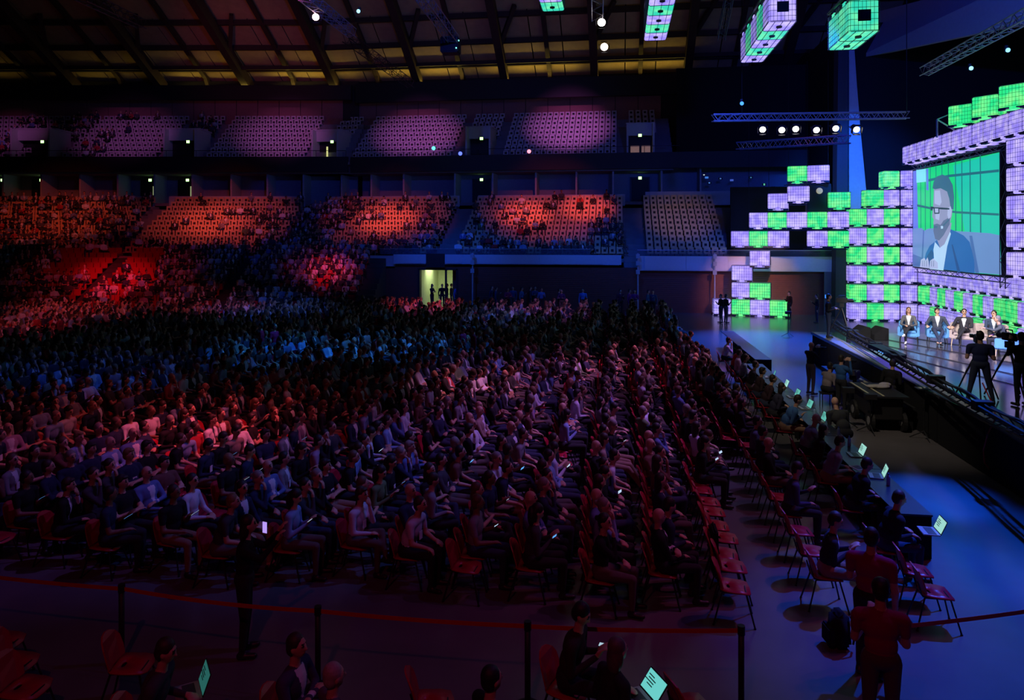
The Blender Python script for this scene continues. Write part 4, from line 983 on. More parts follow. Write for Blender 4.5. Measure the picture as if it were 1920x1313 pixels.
truss((scx+.25, sy0, 3.3), (scx+.25, sy1-.6, 3.3), .26, 16, 'dark truss under the video screen', dk)
# small white cards on the wall tanks
for u, v, d, lab in ((1870, 552, 38, 'upper right'), (1843, 578, 38.5, 'middle'), (1902, 588, 35.5, 'lower right')):
    o = thing('white_card', 'small white printed card on the tank wall, %s one' % lab, 'sign', depv(u, v, d), R(-60))
    put('sheet', MB().box((0, 0, 0), (.55, .03, .32)).mesh('sheet', em('white_card_lit', (.7, .9, .95))), o)  # card and print glow in their material to look brightly lit
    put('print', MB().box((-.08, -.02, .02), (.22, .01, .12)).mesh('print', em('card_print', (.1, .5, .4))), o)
# ------------------------------------------------------------------ stage
SH = 1.27
stg = mat('stage_gloss', (.045, .045, .06), .13, var=.1, spec=.9)
t = thing('stage', 'raised stage with glossy dark deck and black skirt', 'stage', (8.2, 8, 0))
m = MB(); m.box((9.5, 12.6, SH-.05), (19, 25.3, .10)); put('deck', m.mesh('deck', stg), t)
m = MB(); m.box((9.55, 12.6, (SH-.1)/2), (18.9, 25.1, SH-.12)); put('skirt', m.mesh('skirt', blackc), t)
for k in range(10): put('skirt_panel', MB().box((.03, 1.3+k*2.5, .6), (.05, 2.44, 1.16)).mesh('skirt_panel', blackc), t)
put('edge_strip', MB().box((.3, 12.6, SH+.005), (.55, 25.2, .012)).mesh('edge_strip', mat('stage_edge_grey', (.30, .29, .30), .5)), t)
for (a, b, c, d) in ((.8, 21, 3.2, 12), (1.4, 22.5, 5.5, 9), (2.2, 23.5, 7, 12), (3.4, 24, 9.2, 13.5)):
    put('floor_cable', MB().bar((a, b, SH+.015), (c, d, SH+.015), .014, 4).mesh('floor_cable', black), t)
# riser ledge / runway behind the photographers
t = thing('camera_platform', 'long low dark platform along the stage front with pale tape strips', 'platform', (7.72, 22.2, 0))
put('deck', MB().box((0, 2.8, .62), (.8, 6.5, .08)).mesh('deck', black), t); put('skirt', MB().box((0, 2.8, .29), (.72, 6.4, .58)).mesh('skirt', blackc), t)
put('tape_strip', MB().box((.2, 4.2, .67), (.12, 2.6, .01)).mesh('tape_strip', mat('pale_tape', (.55, .5, .32), .6)), t)
put('tape_strip', MB().box((-.25, .9, .67), (.12, 2.4, .01)).mesh('tape_strip', MATS['pale_tape']), t)
# monitors
for u, v, lab in ((1612, 634, 'left'), (1645, 636, 'right')):
    p = at(u, v, SH); o = thing('wedge_monitor', 'black floor monitor wedge on the stage, %s one of the pair' % lab, 'loudspeaker', p, R(185))
    m = MB(); m.prism([(-.35, 0), (.35, 0), (.35, .25), (-.1, .60), (-.35, .55)], 1.0, M=Matrix.Rotation(R(90), 4, 'X') @ Matrix.Rotation(0, 4, 'Z')); m.v = [(y_, -x_, z_) if False else (y_-(-.5) if False else x_, y_+.5, z_) for x_, y_, z_ in m.v]
    put('cabinet', m.mesh('cabinet', mat('monitor_black', (.012, .012, .014), .9, spec=.1), bevel=.02), o); o.scale = (.8, .8, .85); put('grille', MB().box((.12, 0, .42), (.52, .9, .02), M=Matrix.Translation((.12, 0, .44)) @ Matrix.Rotation(R(38), 4, 'Y') @ Matrix.Translation((-.12, 0, -.44))).mesh('grille', mat('speaker_grille', (.012, .012, .013), .95, spec=.1)), o)
# armchairs and sofa
blueu = mat('blue_upholstery', (.10, .30, .62), .85, scale=20); beigeu = mat('beige_upholstery', (.42, .34, .33), .85, scale=20); legw = mat('pale_wood_leg', (.6, .45, .3), .5); legd = mat('thin_black_leg', (.02, .02, .02), .4)
def armchair(loc, rz, label, W=.72, mt=blueu, lg=legd, name='armchair', cat='armchair', cush=1):
    t = thing(name, label, cat, loc, rz)            # faces +X
    m = MB(); m.box((.02, 0, .34), (.62, W-.08, .16)); put('seat_base', m.mesh('seat_base', mt, bevel=.03), t)
    for k in range(cush):
        w1 = (W-.2)/cush; put('seat_cushion', MB().box((.05, -(W-.2)/2+w1*(k+.5), .45), (.56, w1-.02, .10)).mesh('seat_cushion', mt, bevel=.03), t)
    m = MB(); m.box((-.30, 0, .56), (.12, W, .56), taper=.98); put('backrest', m.mesh('backrest', mt, bevel=.04), t)
    for s in (-1, 1): put('armrest', MB().box((.0, s*(W/2-.03), .46), (.64, .09, .36)).mesh('armrest', mt, bevel=.03), t)
    for x in (-.26, .27):
        for y in (-1, 1): put('leg', MB().bar((x, y*(W/2-.08), .28), (x*1.1, y*(W/2-.05), 0), .022, 6, r2=.014).mesh('leg', lg), t)
    return t
def face(p, q): return math.atan2(q[1]-p[1], q[0]-p[0])
def toward(p, ang): return R(ang)
cen = at(1760, 720, SH)
a1 = at(1704, 643, SH); a2 = at(1757, 645, SH); so = at(1836, 650, SH); a5 = at(1888, 668, SH)
armchair(a1, R(-112), 'blue armchair on stage holding the person in grey blazer, leftmost seat', lg=legd)
armchair(a2, R(-105), 'blue armchair on stage holding the bearded man with bare ankles')
armchair(so, R(-112), 'beige two seat sofa in the middle of the stage', 1.9, beigeu, legw, 'sofa', 'sofa', 2)
armchair(a5, R(150), 'blue armchair on stage seen from behind with pale wooden legs', .95, blueu, legw)
VH = .0125
def hero(loc, rz, shirt, label, hair=(.03, .018, .012), vox=VH, group=None, badge=False, scale=1., **kw):
    T = build_person(vox=vox, **kw); return place_person(T, label, loc, rz, shirt, hair, group, badge, scale=scale)
def on(p, rz, dx=0., dy=0., dz=.0): return Vector((p.x+dx*math.cos(rz)-dy*math.sin(rz), p.y+dx*math.sin(rz)+dy*math.cos(rz), p.z+dz))
gz = (.09, .09, .10)
def hero2(p, rz, shirt, label, hairc=(.03, .018, .012), hair='short', **kw):
    return hero(p, rz, shirt, label, hair=hairc, **dict(kw, hairstyle=hair)) if False else place_person(build_person(vox=VH, hair=hair, **kw), label, p, rz, shirt, hairc)
hero2(on(a1, R(-112), .03), R(-112), (.10, .10, .11), 'person with shoulder-length hair in a grey blazer in the leftmost stage armchair', (.10, .05, .03), 'long', female=True, jacket=True, legs='cross', arms=('lap', 'lap'), yaw=.35, shoes=shoew)
hero2(on(a2, R(-105), .03), R(-105), (.05, .06, .09), 'bearded man in dark blazer and white shirt in the second stage armchair', (.02, .012, .01), 'fringe', jacket=True, legs='ankle', arms=('rest', 'rest'), yaw=.45, wide=1.08)
hero2(on(so, R(-118), .06, -.48), R(-118), (.03, .03, .04), 'man in black blazer with crossed legs leaning back on the sofa', (.015, .012, .01), 'short', jacket=True, legs='cross', arms=('lap', 'rest'), lean=-.08, yaw=.15, wide=1.08)
hero2(on(so, R(-112), .04, .45), R(-112), (.04, .06, .11), 'man with glasses in navy blazer at the far end of the sofa', (.02, .015, .01), 'short', jacket=True, legs='std', arms=('chin', 'lap'), lean=.05, yaw=-.5, wide=1.05)
hero2(on(a5, R(150), .05), R(160), (.07, .08, .09), 'man in grey blazer leaning forward in the armchair seen from behind', (.16, .15, .14), 'short', legs='std', arms=('point', 'lap'), lean=.16, wide=1.05)
# camera crew
def tripod(p, rz, label, h=1.35, sp=.55, cam_=True):
    t = thing('camera_tripod', label, 'tripod', p, rz)
    for k in range(3):
        a = R(60+120*k); put('leg', MB().bar((0, 0, h-.1), (sp*.5*math.cos(a), sp*.5*math.sin(a), h*.5), .026, 6).bar((sp*.5*math.cos(a), sp*.5*math.sin(a), h*.5), (sp*math.cos(a), sp*math.sin(a), .02), .02, 6).mesh('leg', darkm), t)
    put('head', MB().box((0, 0, h), (.16, .16, .16)).bar((-.1, 0, h), (-.5, -.12, h-.15), .013, 5).mesh('head', black), t)
    if cam_:
        c = thing('video_camera', 'video camera on the '+label, 'camera', p+Vector((0, 0, h+.08)), rz)
        put('body', MB().box((0, 0, .12), (.42, .15, .20)).mesh('body', black, bevel=.015), c); put('lens', MB().bar((.2, 0, .12), (.42, 0, .12), .055, 12, r2=.07).mesh('lens', black), c)
        put('viewfinder', MB().box((-.05, .14, .2), (.16, .08, .08)).mesh('viewfinder', darkm), c); put('handle', MB().tube([(-.12, 0, .22), (-.1, 0, .3), (.12, 0, .3), (.14, 0, .22)], .014, 6).mesh('handle', black), c)
    return t
pc = at(1838, 758, SH); hd = math.atan2(a2.y-pc.y, a2.x-pc.x)
hero2(pc, hd, (.022, .03, .10), 'camera operator in navy t-shirt standing on the stage with his back turned', (.015, .012, .01), 'short', sit=False, sleeve='short', arms=('grip', 'grip'), legs='apart', wide=1.1)
tripod(on(pc, hd, .42), hd, 'tripod of the camera operator in navy t-shirt')
pd = at(1916, 762, SH); hd2 = R(100)
hero2(pd, hd2, (.012, .012, .014), 'camera operator in black hooded top at the right picture edge', (.02, .02, .02), 'short', sit=False, arms=('cam', 'grip'), legs='stand', wide=1.1)
tripod(at(1893, 745, SH), hd2, 'tripod left of the operator in black hooded top')
pe = at(1553, 634, SH)
hero2(pe, R(-10), (.015, .015, .02), 'camera operator in dark clothes at the far left corner of the stage', (.015, .012, .01), 'short', sit=False, arms=('grip', 'grip'), wide=1.05)
tripod(on(pe, R(-10), .5), R(-10), 'tripod at the far left corner of the stage')
mon = thing('preview_monitor', 'small bright blue preview monitor above the corner operator', 'monitor', depv(1551, 556, 31.5)); put('panel', MB().box((0, 0, 0), (.25, .05, .18)).mesh('panel', darkm), mon)
put('display', MB().box((0, -.03, 0), (.21, .01, .15)).mesh('display', em('monitor_blue', (.05, .25, .9))), mon); put('stand', MB().bar((0, 0.03, -.09), (.1, .1, -.9), .015, 5).mesh('stand', darkm), mon)
# camera crane / rail along the stage front
t = thing('camera_crane', 'long black camera crane arm lying along the stage front', 'camera crane', (0, 0, 0))
A, B = depv(1562, 612, 31.2), depv(1950, 842, 13.2)
d = (B-A); L = d.length
for s in (-.12, .12):
    for z in (0, .2): put('rail', MB().bar(A+Vector((s, 0, z)), B+Vector((s, 0, z)), .035, 6).mesh('rail', black), t)
m = MB(); n = 34
for k in range(n):
    p, q = A+d*(k/n), A+d*((k+1)/n); m.bar(p+Vector((-.12, 0, 0)), q+Vector((-.12, 0, .2)), .015, 4); m.bar(p+Vector((.12, 0, .2)), q+Vector((.12, 0, 0)), .015, 4); m.bar(p+Vector((-.12, 0, .1)), p+Vector((.12, 0, .1)), .015, 4)
put('lattice', m.mesh('lattice', black), t)
m = MB(); pts = [A+d*(k/24)+Vector((0, 0, .27+.05*math.sin(k*1.7))) for k in range(25)]; m.tube(pts, .03, 6); put('cable_loom', m.mesh('cable_loom', darkm), t)
for f in (.2, .38, .52, .7, .86): p = A+d*f; put('clamp', MB().box(p+Vector((0, 0, .2)), (.36, .24, .2)).mesh('clamp', darkm), t)
put('support_post', MB().box((A.x+.15, A.y-1.6, .75), (.14, .14, 1.5)).mesh('support_post', darkm), t)
put('control_box', MB().box(A+d*.45+Vector((0, 0, .22)), (.4, 2.2, .12)).mesh('control_box', darkm), t)
dots = MB()
for k in range(7): p = A+d*(.40+.012*k)+Vector((-.21, 0, .2)); dots.box(p, (.02, .05, .03))
put('indicator_light', dots.mesh('indicator_light', em('indicator_blue', (.1, .35, 1), 1.2)), t)
# red cable
t = thing('red_cable', 'red cable hanging from the stage front to the floor', 'cable', (0, 0, 0))
pts = [depv(u, v, dd) for u, v, dd in ((1842, 718, 17.7), (1850, 735, 17.6), (1858, 752, 17.5), (1866, 768, 16.6), (1864, 790, 16.2), (1852, 815, 16.2), (1844, 845, 16.3), (1846, 868, 16.4), (1858, 884, 16.5), (1875, 891, 16.55), (1895, 894, 16.45))]
put('strand', MB().tube(pts, .016, 6).mesh('strand', mat('red_rubber', (.65, .04, .04), .5)), t)
# photographers in the pit
ps = [(at(1520, 740), R(25), (.012, .012, .02), 'bald photographer in black standing at the left end of the pit', 'bald', dict(sit=False, arms=('cam', 'cam'))),
      (at(1549, 762), R(30), (.26, .22, .24), 'person in pale grey top crouched with back turned in the pit', 'short', dict(sit=True, arms=('cam', 'phone'), lean=.12, wide=1.1)),
      (at(1577, 776), R(35), (.03, .10, .28), 'photographer in blue plaid shirt standing beside the crouched one', 'short', dict(sit=False, arms=('cam', 'cam'), wide=1.05)),
      (at(1668, 790), R(40), (.012, .012, .013), 'stagehand in black leaning on the stage with back turned', 'short', dict(sit=False, arms=('grip', 'grip'), lean=.12, wide=1.1)),
      (at(1585, 857), R(110), (.04, .045, .05), 'bald man in dark grey top crouching behind the press table', 'bald', dict(sit=True, arms=('knee', 'knee'), lean=.3, wide=1.15))]
for p, rz, c, lab, hr, kw in ps: hero2(p, rz, c, lab, (.02, .015, .012), hr, **kw)
for (u, v), rz in (((1523, 740), R(25)), ((1580, 776), R(35))):
    p = at(u, v); c = thing('photo_camera', 'black photo camera held up by the %s' % ('bald photographer in black' if u == 1523 else 'photographer in blue plaid'), 'camera', on(p, rz, .40, 0, 1.56), rz)
    put('body', MB().box((0, 0, 0), (.08, .14, .1)).mesh('body', black, bevel=.01), c); put('lens', MB().bar((.04, 0, 0), (.18, 0, 0), .036, 12).mesh('lens', black), c)
c = thing('stool', 'low black stool under the crouched person in pale grey', 'stool', at(1549, 762)); put('seat', MB().box((0, 0, .43), (.36, .36, .05)).mesh('seat', black), c)
for x in (-.15, .15):
    for y in (-.15, .15): put('leg', MB().bar((x, y, .42), (x, y, 0), .015, 5).mesh('leg', darkm), c)
# equipment cart in front of stage
p = Vector((7.35, 21.5, 0)); t = thing('equipment_cart', 'large black equipment cart with a wheel parked at the stage front', 'cart', p, 0)
put('body', MB().box((0, .9, .62), (.8, 1.7, .62)).mesh('body', black, bevel=.04), t); put('top_board', MB().box((0, .9, .98), (1.0, 2.0, .05)).mesh('top_board', black), t)
for x, y in ((-.42, .2), (-.42, 1.6), (.42, .2), (.42, 1.6)): put('wheel', MB().bar((x-.05, y, .27), (x+.05, y, .27), .27, 20).bar((x-.06, y, .27), (x+.06, y, .27), .12, 12, 1).mesh('wheel', [black, grey]), t)
for q in range(2): put('edge_strip', MB().box((.3*q-.45, .9, 1.012), (.05, 1.9, .01)).mesh('edge_strip', MATS['pale_tape']), t)
o = thing('folded_cloth', 'crumpled grey cloth lying on the black equipment cart', 'cloth', on(p, 0, .1, 1.1, 1.01))
m = MB(); m.ell((0, 0, .04), (.32, .16, .06), 12, 6); m.ell((.2, .1, .08), (.18, .12, .07), 10, 6); m.ell((-.2, -.05, .05), (.16, .13, .05), 10, 6); put('folds', m.mesh('folds', mat('pale_cloth', (.4, .38, .36), .9, bump=.5), True), o)
o = thing('broadcast_camera', 'black broadcast camera with hood standing in the pit', 'camera', on(p, 0, .1, 3.3, .67), R(60))
put('body', MB().box((0, 0, .3), (.5, .22, .26)).mesh('body', black, bevel=.02), o); put('hood', MB().box((-.28, 0, .42), (.2, .2, .16), taper=.7).mesh('hood', black), o); put('lens', MB().bar((.25, 0, .3), (.52, 0, .3), .09, 14).mesh('lens', black), o); put('pedestal', MB().bar((0, 0, 0), (0, 0, .2), .06, 8).mesh('pedestal', black), o)
# stands
def mic_stand(p, h, label, table=False):
    t = thing('music_stand' if table else 'microphone_stand', label, 'stand', p); put('pole', MB().bar((0, 0, 0.1), (0, 0, h), .015, 6).mesh('pole', darkm), t)
    for k in range(3): a = R(30+120*k); put('leg', MB().bar((0, 0, .22), (.35*math.cos(a), .35*math.sin(a), .01), .014, 5).mesh('leg', darkm), t)
    if table: put('desk', MB().box((0, 0, h), (.4, .3, .02)).mesh('desk', darkm), t); put('sheet', MB().box((0, 0, h+.015), (.26, .2, .004)).mesh('sheet', mat('paper', (.6, .6, .55), .8)), t)
    else: put('head', MB().box((0, 0, h), (.3, .2, .14)).mesh('head', black), t)
mic_stand(at(1478, 632), 1.3, 'thin stand on the blue floor before the tank stack')
mic_stand(at(1590, 805), 1.1, 'thin black stand behind the crouching bald man'); mic_stand(at(1632, 812), 1.0, 'black folded stand left of the stage front')
mic_stand(at(1733, 824), 1.35, 'music stand with a paper sheet near the stage skirt', True); mic_stand(at(1893, 903), .95, 'low black stand at the right edge under the red cable')
# people near the left tank stack and back of the hall
for (u, v, rz, c, lab) in ((1352, 606, 200, (.01, .01, .012), 'person in black standing at the left tank stack'), (1361, 606, 20, (.01, .01, .012), 'second person in black facing the left tank stack'),
                        (1532, 606, 180, (.02, .02, .03), 'dim standing figure before the grey pier'), (1480, 598, 200, (.03, .01, .01), 'dim figure beside the right end of the floor tanks')):
    hero2(at(u, v), R(rz), c, lab, hair='short', sit=False, arms=('down', 'phone'))
STD = [build_person(vox=.02, hair=h, sit=False, arms=a, legs='stand', female=f) for h, a, f in (('short', ('down', 'down'), False), ('long', ('cross', 'cross'), True), ('short', ('phone', 'down'), False))]
std = [(775, 572, 2, (.03, .12, .4), 'person in blue top left of the lit doorway'), (790, 574, 0, (.02, .04, .07), 'person with a lanyard at the left door jamb'), (810, 577, 1, (.02, .02, .03), 'long haired figure silhouetted in the lit doorway'),
       (829, 577, 0, (.012, .012, .014), 'slim dark silhouette in the middle of the lit doorway'), (838, 576, 0, (.012, .012, .014), 'dark silhouette right beside the door mullion'), (846, 576, 2, (.02, .012, .012), 'tallest dark silhouette at the right door side'), (858, 579, 0, (.04, .15, .5), 'person in bright blue shirt right of the lit doorway'),
       (873, 580, 1, (.15, .03, .12), 'person in purple standing beside the lit doorway'), (922, 583, 0, (.02, .03, .08), 'standing figure in navy left on the wooden wall'), (930, 585, 2, (.03, .06, .15), 'standing figure in blue jeans before the wooden wall'),
       (952, 588, 1, (.18, .03, .15), 'standing person in magenta before the wooden wall'), (962, 584, 0, (.03, .08, .18), 'standing person in teal before the wooden wall'), (978, 586, 2, (.04, .15, .35), 'standing person in light blue before the wooden wall'), (994, 584, 0, (.02, .03, .06), 'dim standing person in the middle of the back wall'),
       (1003, 584, 1, (.03, .05, .12), 'long haired standing person at the back wall'), (1015, 588, 2, (.05, .16, .42), 'bright blue clad person standing at the back wall'), (1048, 590, 0, (.02, .05, .1), 'lone dim person right of the bright blue one'), (1053, 592, 1, (.06, .03, .1), 'person in plum at the back wall'),
       (1093, 590, 0, (.06, .2, .5), 'person in pale blue seen sideways at the back wall'), (1163, 592, 2, (.08, .02, .05), 'person in dark red near the middle pipe post'), (1180, 592, 0, (.2, .03, .16), 'pink clad person left of the middle pipe post'), (1190, 593, 1, (.22, .03, .18), 'magenta clad person at the middle pipe post'),
       (1215, 594, 2, (.03, .1, .22), 'person in teal right of the middle pipe post'), (1224, 594, 0, (.03, .08, .16), 'person in blue-green right of the middle pipe post')]
for u, v, k, c, lab in std:
    place_person(STD[k], lab, at(u, v), R(random.choice([-60, -20, 10, -100])), c, (.02, .015, .012), 'people standing at the back')
for u, v, c, lab in ((490, 668, (.38, .01, .05), 'steward in red t-shirt standing in the left aisle'), (514, 670, (.36, .01, .08), 'second steward in red t-shirt in the left aisle'), (112, 642, (.25, .01, .05), 'steward in dark red at the far left of the crowd'),
                  (868, 676, (.30, .01, .08), 'steward in red in the middle aisle, left one'), (888, 678, (.20, .01, .03), 'steward in dark red in the middle aisle')):
    place_person(STD[0], lab, at(u, v+22), R(random.choice([200, -10])), c, (.02, .015, .012), 'stewards in red', scale=1.03)
# ------------------------------------------------------------------ press tables, laptops
scr_t = em('laptop_screen_teal', (.10, .42, .36)); scr_w = em('laptop_screen_pale', (.30, .62, .55)); keym = mat('laptop_silver', (.42, .42, .46), .35, metal=.3); keyd = mat('laptop_keys', (.05, .05, .06), .5)
def laptop(loc, rz, label, on_=True, sm=None, tilt=22, group=None, name='laptop'):
    t = thing(name, label, 'laptop', loc, rz, group)       # user sits at -X, screen faces -X
    put('base', MB().box((0, 0, .009), (.24, .34, .018)).mesh('base', keym), t); put('keyboard', MB().box((.015, 0, .0195), (.12, .29, .003)).mesh('keyboard', keyd), t)
    M = Matrix.Translation((.12, 0, .018)) @ Matrix.Rotation(R(tilt), 4, 'Y')
    put('lid', MB().box((.004, 0, .115), (.008, .34, .23), M=M).mesh('lid', darkm), t); put('display', MB().box((-.002, 0, .117), (.004, .315, .20), M=M).mesh('display', sm or scr_w), t)
    m = MB()
    for k in range(4): m.box((-.0055, .08-.03*(k % 2), .17-.028*k), (.002, .10+.03*(k % 3), .010), M=M)
    put('screen_text', m.mesh('screen_text', mat('screen_text_dark', (.02, .05, .05), .5)), t); return t
tx0, tx1 = 4.62, 5.18
ly = [13.15, 15.6, 18.05, 20.5, 22.95, 25.4]
for k, y in enumerate(ly):
    t = thing('press_table', 'black clothed press table, %s from the near end of the long row' % ordn(k), 'table', ((tx0+tx1)/2, y+1.2, 0), 0, 'press tables beside the floor aisle')
    put('tabletop', MB().box((0, 0, .735), (.56, 2.42, .03)).mesh('tabletop', mat('table_dark', (.02, .03, .06), .35)), t); put('tablecloth', MB().box((.25, 0, .365), (.03, 2.40, .71)).box((0, -1.19, .365), (.5, .02, .71)).mesh('tablecloth', blackc), t)
    for x in (-.22, .2):
        for yy in (-1.1, 1.1): put('leg', MB().bar((x, yy, .72), (x, yy, 0), .015, 5).mesh('leg', darkm), t)
t = thing('press_table', 'far black press table behind the gap in the row', 'table', (5.35, 31.5, 0), R(1), 'press tables beside the floor aisle')
put('tabletop', MB().box((0, 1.5, .735), (.6, 8.4, .03)).mesh('tabletop', MATS['table_dark']), t); put('tablecloth', MB().box((.28, 1.5, .365), (.03, 8.4, .71)).box((0, -2.68, .365), (.56, .02, .71)).mesh('tablecloth', blackc), t)
tb = .752
for (y, x, sm_, lab) in ((15.1, 4.92, scr_w, 'open laptop with pale screen on the near press table'), (16.5, 4.95, scr_w, 'laptop with the brightest page on the press table'), (19.4, 4.95, scr_t, 'laptop with teal screen mid way along the press tables'), (20.8, 4.95, scr_t, 'dim teal laptop behind the red cap on the press table'),
                  (22.2, 4.95, scr_t, 'dark teal laptop further up the press table'), (23.6, 4.95, scr_w, 'second farthest bright laptop on the press tables'), (25.2, 4.9, scr_t, 'farthest glowing laptop on the press tables')):
    laptop((x, y, tb), R(random.uniform(-12, 8)), lab, sm=sm_)
laptop(dep(1741, 11.55, .76), R(-4), 'silver laptop open on the lap of the man at the table end', sm=scr_w, tilt=24)
tab = [(4.85, 15.75), (4.75, 17.6)]
for k, (x, y) in enumerate([(4.75, 15.6), (4.8, 18.4)]):
    t = thing('printed_page', 'white printed page on the press table, %s one' % ('nearer' if k == 0 else 'farther'), 'paper', (x, y, tb), R(20)); put('sheet', MB().box((0, 0, .003), (.22, .3, .004)).mesh('sheet', mat('paper_white', (.7, .7, .7), .7)), t); put('print', MB().box((0, 0, .006), (.15, .22, .002)).mesh('print', mat('print_grey', (.15, .15, .17), .7)), t)
for k, (x, y, lab) in enumerate(((5.05, 18.0, 'blue bottle beside the striped laptop'), (5.0, 19.9, 'blue lit water bottle near the crouching man'), (4.98, 14.6, 'water bottle at the near end of the press tables'), (5.05, 17.2, 'small water bottle next to the brightest laptop'), (5.0, 21.5, 'water bottle halfway along the tables'))):
    t = thing('water_bottle', lab, 'bottle', (x, y, tb)); put('body', MB().bar((0, 0, 0), (0, 0, .16), .034, 10).bar((0, 0, .16), (0, 0, .2), .034, 10, r2=.014).mesh('body', mat('bottle_plastic', (.3, .5, .8), .1)), t); put('cap', MB().bar((0, 0, .2), (0, 0, .225), .016, 8).mesh('cap', mat('blue_cap', (.05, .1, .5), .4)), t)
# people at the press tables and the row behind them
row = [(12.35, 1, (.012, .015, .03), 'dark haired man in black typing at the near end of the press tables', 'short', dict(arms=('type', 'type'), lean=.16, pitch=.35, wide=1.08)),
       (14.1, 0, (.012, .012, .02), 'person in black bent over the press table, second from the near end', 'short', dict(arms=('type', 'type'), lean=.22, pitch=.4)),
       (15.6, 0, (.22, .26, .42), 'man in pale lilac shirt at the press table', 'short', dict(arms=('type', 'type'), lean=.18, pitch=.4, wide=1.08)),
       (16.5, 0, (.03, .02, .03), 'dark clad person between the two pale shirts at the press table', 'long', dict(arms=('lap', 'type'), lean=.12, female=True)),
       (17.5, 0, (.20, .20, .30), 'bald man in pale shirt leaning on the press table', 'bald', dict(arms=('type', 'chin'), lean=.2, wide=1.12)),
       (19.5, 0, (.06, .17, .42), 'person in bright blue sweater bent over the press table', 'short', dict(arms=('type', 'phone'), lean=.25, pitch=.4, wide=1.1)),
       (21.0, 0, (.03, .03, .06), 'person in dark blue at the press table near the red bag', 'long', dict(arms=('type', 'type'), lean=.2)),
       (22.2, 0, (.04, .02, .03), 'dark clad writer midway along the press tables', 'short', dict(arms=('type', 'type'), lean=.2)),
       (23.4, 0, (.05, .03, .04), 'person in dark brown at the far half of the press tables', 'fringe', dict(arms=('type', 'type'), lean=.15)),
       (24.6, 0, (.03, .03, .04), 'person in charcoal at the far half of the press tables', 'short', dict(arms=('type', 'type'), lean=.15)),
       (26.0, 0, (.16, .26, .36), 'person in pale teal shirt at the far press tables', 'short', dict(arms=('cross', 'cross'), lean=.1)),
       (27.0, 0, (.40, .30, .38), 'person in pale pink shirt at the far press tables', 'short', dict(arms=('lap', 'lap'), lean=.05)),
       (27.9, 0, (.55, .02, .02), 'person in bright red sweater at the far press tables', 'short', dict(arms=('lap', 'lap'), lean=.16)),
       (30.2, 0, (.45, .50, .62), 'person in white shirt with hand on face at the last table', 'short', dict(arms=('chin', 'chin'), lean=.12))]
for y, d, c, lab, hr, kw in row:
    x = 4.15; chair((x, y, 0), 0, 'red chair under the ' + ' '.join(lab.split()[:9]), 'chairs of the press row'); hero2(Vector((x, y, 0)), R(random.uniform(-8, 8)), c, lab, (.02, .014, .01), hr, **kw)
for k, y in enumerate((10.95, 11.62)):
    chair((4.35, y, 0), R(-3), 'empty red chair at the near end of the press row, %s' % ('frontmost' if k == 0 else 'second'), 'chairs of the press row')
# middle row (between empty red seats and press row)
mid = [(11.3, (.02, .02, .04), 'man in dark suit with red tie looking at his phone', 'short', dict(arms=('phone', 'phone'), lean=.08, pitch=.4, jacket=True)), (12.1, None, '', '', {}), (12.9, None, '', '', {}),
       (13.7, (.05, .06, .12), 'person in slate jacket with tablet on the lap in the aisle row', 'short', dict(arms=('phone', 'lap'), lean=.1, pitch=.4)), (14.5, None, '', '', {}), (15.3, (.012, .012, .015), 'dark clad person with grey cap in the aisle row', 'bald', dict(arms=('lap', 'lap'), lean=-.05, wide=1.1)),
       (16.2, (.03, .03, .04), 'person in charcoal in the aisle row behind the capped one', 'short', dict(arms=('cross', 'cross'))), (17.1, (.10, .10, .18), 'person in grey blue hoodie in the aisle row', 'short', dict(arms=('lap', 'lap'), lean=.04)), (18.0, None, '', '', {}),
       (18.9, (.02, .02, .03), 'person in black in the far aisle row', 'long', dict(arms=('phone', 'lap'), female=True)), (19.8, (.2, .1, .1), 'person in dusty red in the far aisle row', 'short', dict(arms=('lap', 'lap'))), (20.7, (.02, .03, .05), 'person in navy far up the aisle row', 'short', dict(arms=('knee', 'knee'), lean=.12)),
       (21.6, None, '', '', {}), (22.5, (.3, .3, .4), 'person in light shirt far up the aisle row', 'fringe', dict(arms=('lap', 'lap'))), (23.4, (.02, .02, .02), 'person in black far up the aisle row', 'short', dict(arms=('lap', 'chin')))]
for k, (y, c, lab, hr, kw) in enumerate(mid):
    x = 3.0; chair((x, y, 0), R(random.uniform(-3, 3)), '%s red chair from the near end of the aisle row' % ordn(k), 'chairs of the aisle row')
    if c: hero2(Vector((x, y, 0)), R(random.uniform(-12, 8)), c, lab, (.02, .014, .01), hr, **kw)
for k in range(6):
    y = 24.3+k*.9; chair((3.0, y, 0), 0, '%s red chair from the far end of the aisle row' % ordn(5-k), 'chairs of the aisle row')
    place_person(SEATED[(k*5) % 12], 'person %s from the far end of the aisle row' % ordn(5-k), (3.0, y, 0), R(random.uniform(-8, 10)), rshirt()[0], group='far aisle row audience')
b = thing('backpack', 'black backpack standing behind the suited man with the phone', 'bag', dep(1573, 9.7, 0), R(10)); m = MB(); m.box((0, 0, .24), (.24, .34, .46), taper=.8); put('body', m.mesh('body', blackc, True, bevel=.06), b); put('pocket', MB().box((-.14, 0, .16), (.08, .26, .24)).mesh('pocket', blackc, bevel=.02), b)
put('strap', MB().tube([(.1, -.1, .44), (.17, -.12, .3), (.13, -.12, .08)], .014, 5).mesh('strap', black), b)
b = thing('tote_bag', 'dark bag hanging over the empty red chairs', 'bag', (1.48, 11.85, .02), 0); put('body', MB().box((0, 0, .48), (.09, .52, .72), taper=.85).mesh('body', blackc, bevel=.03), b)
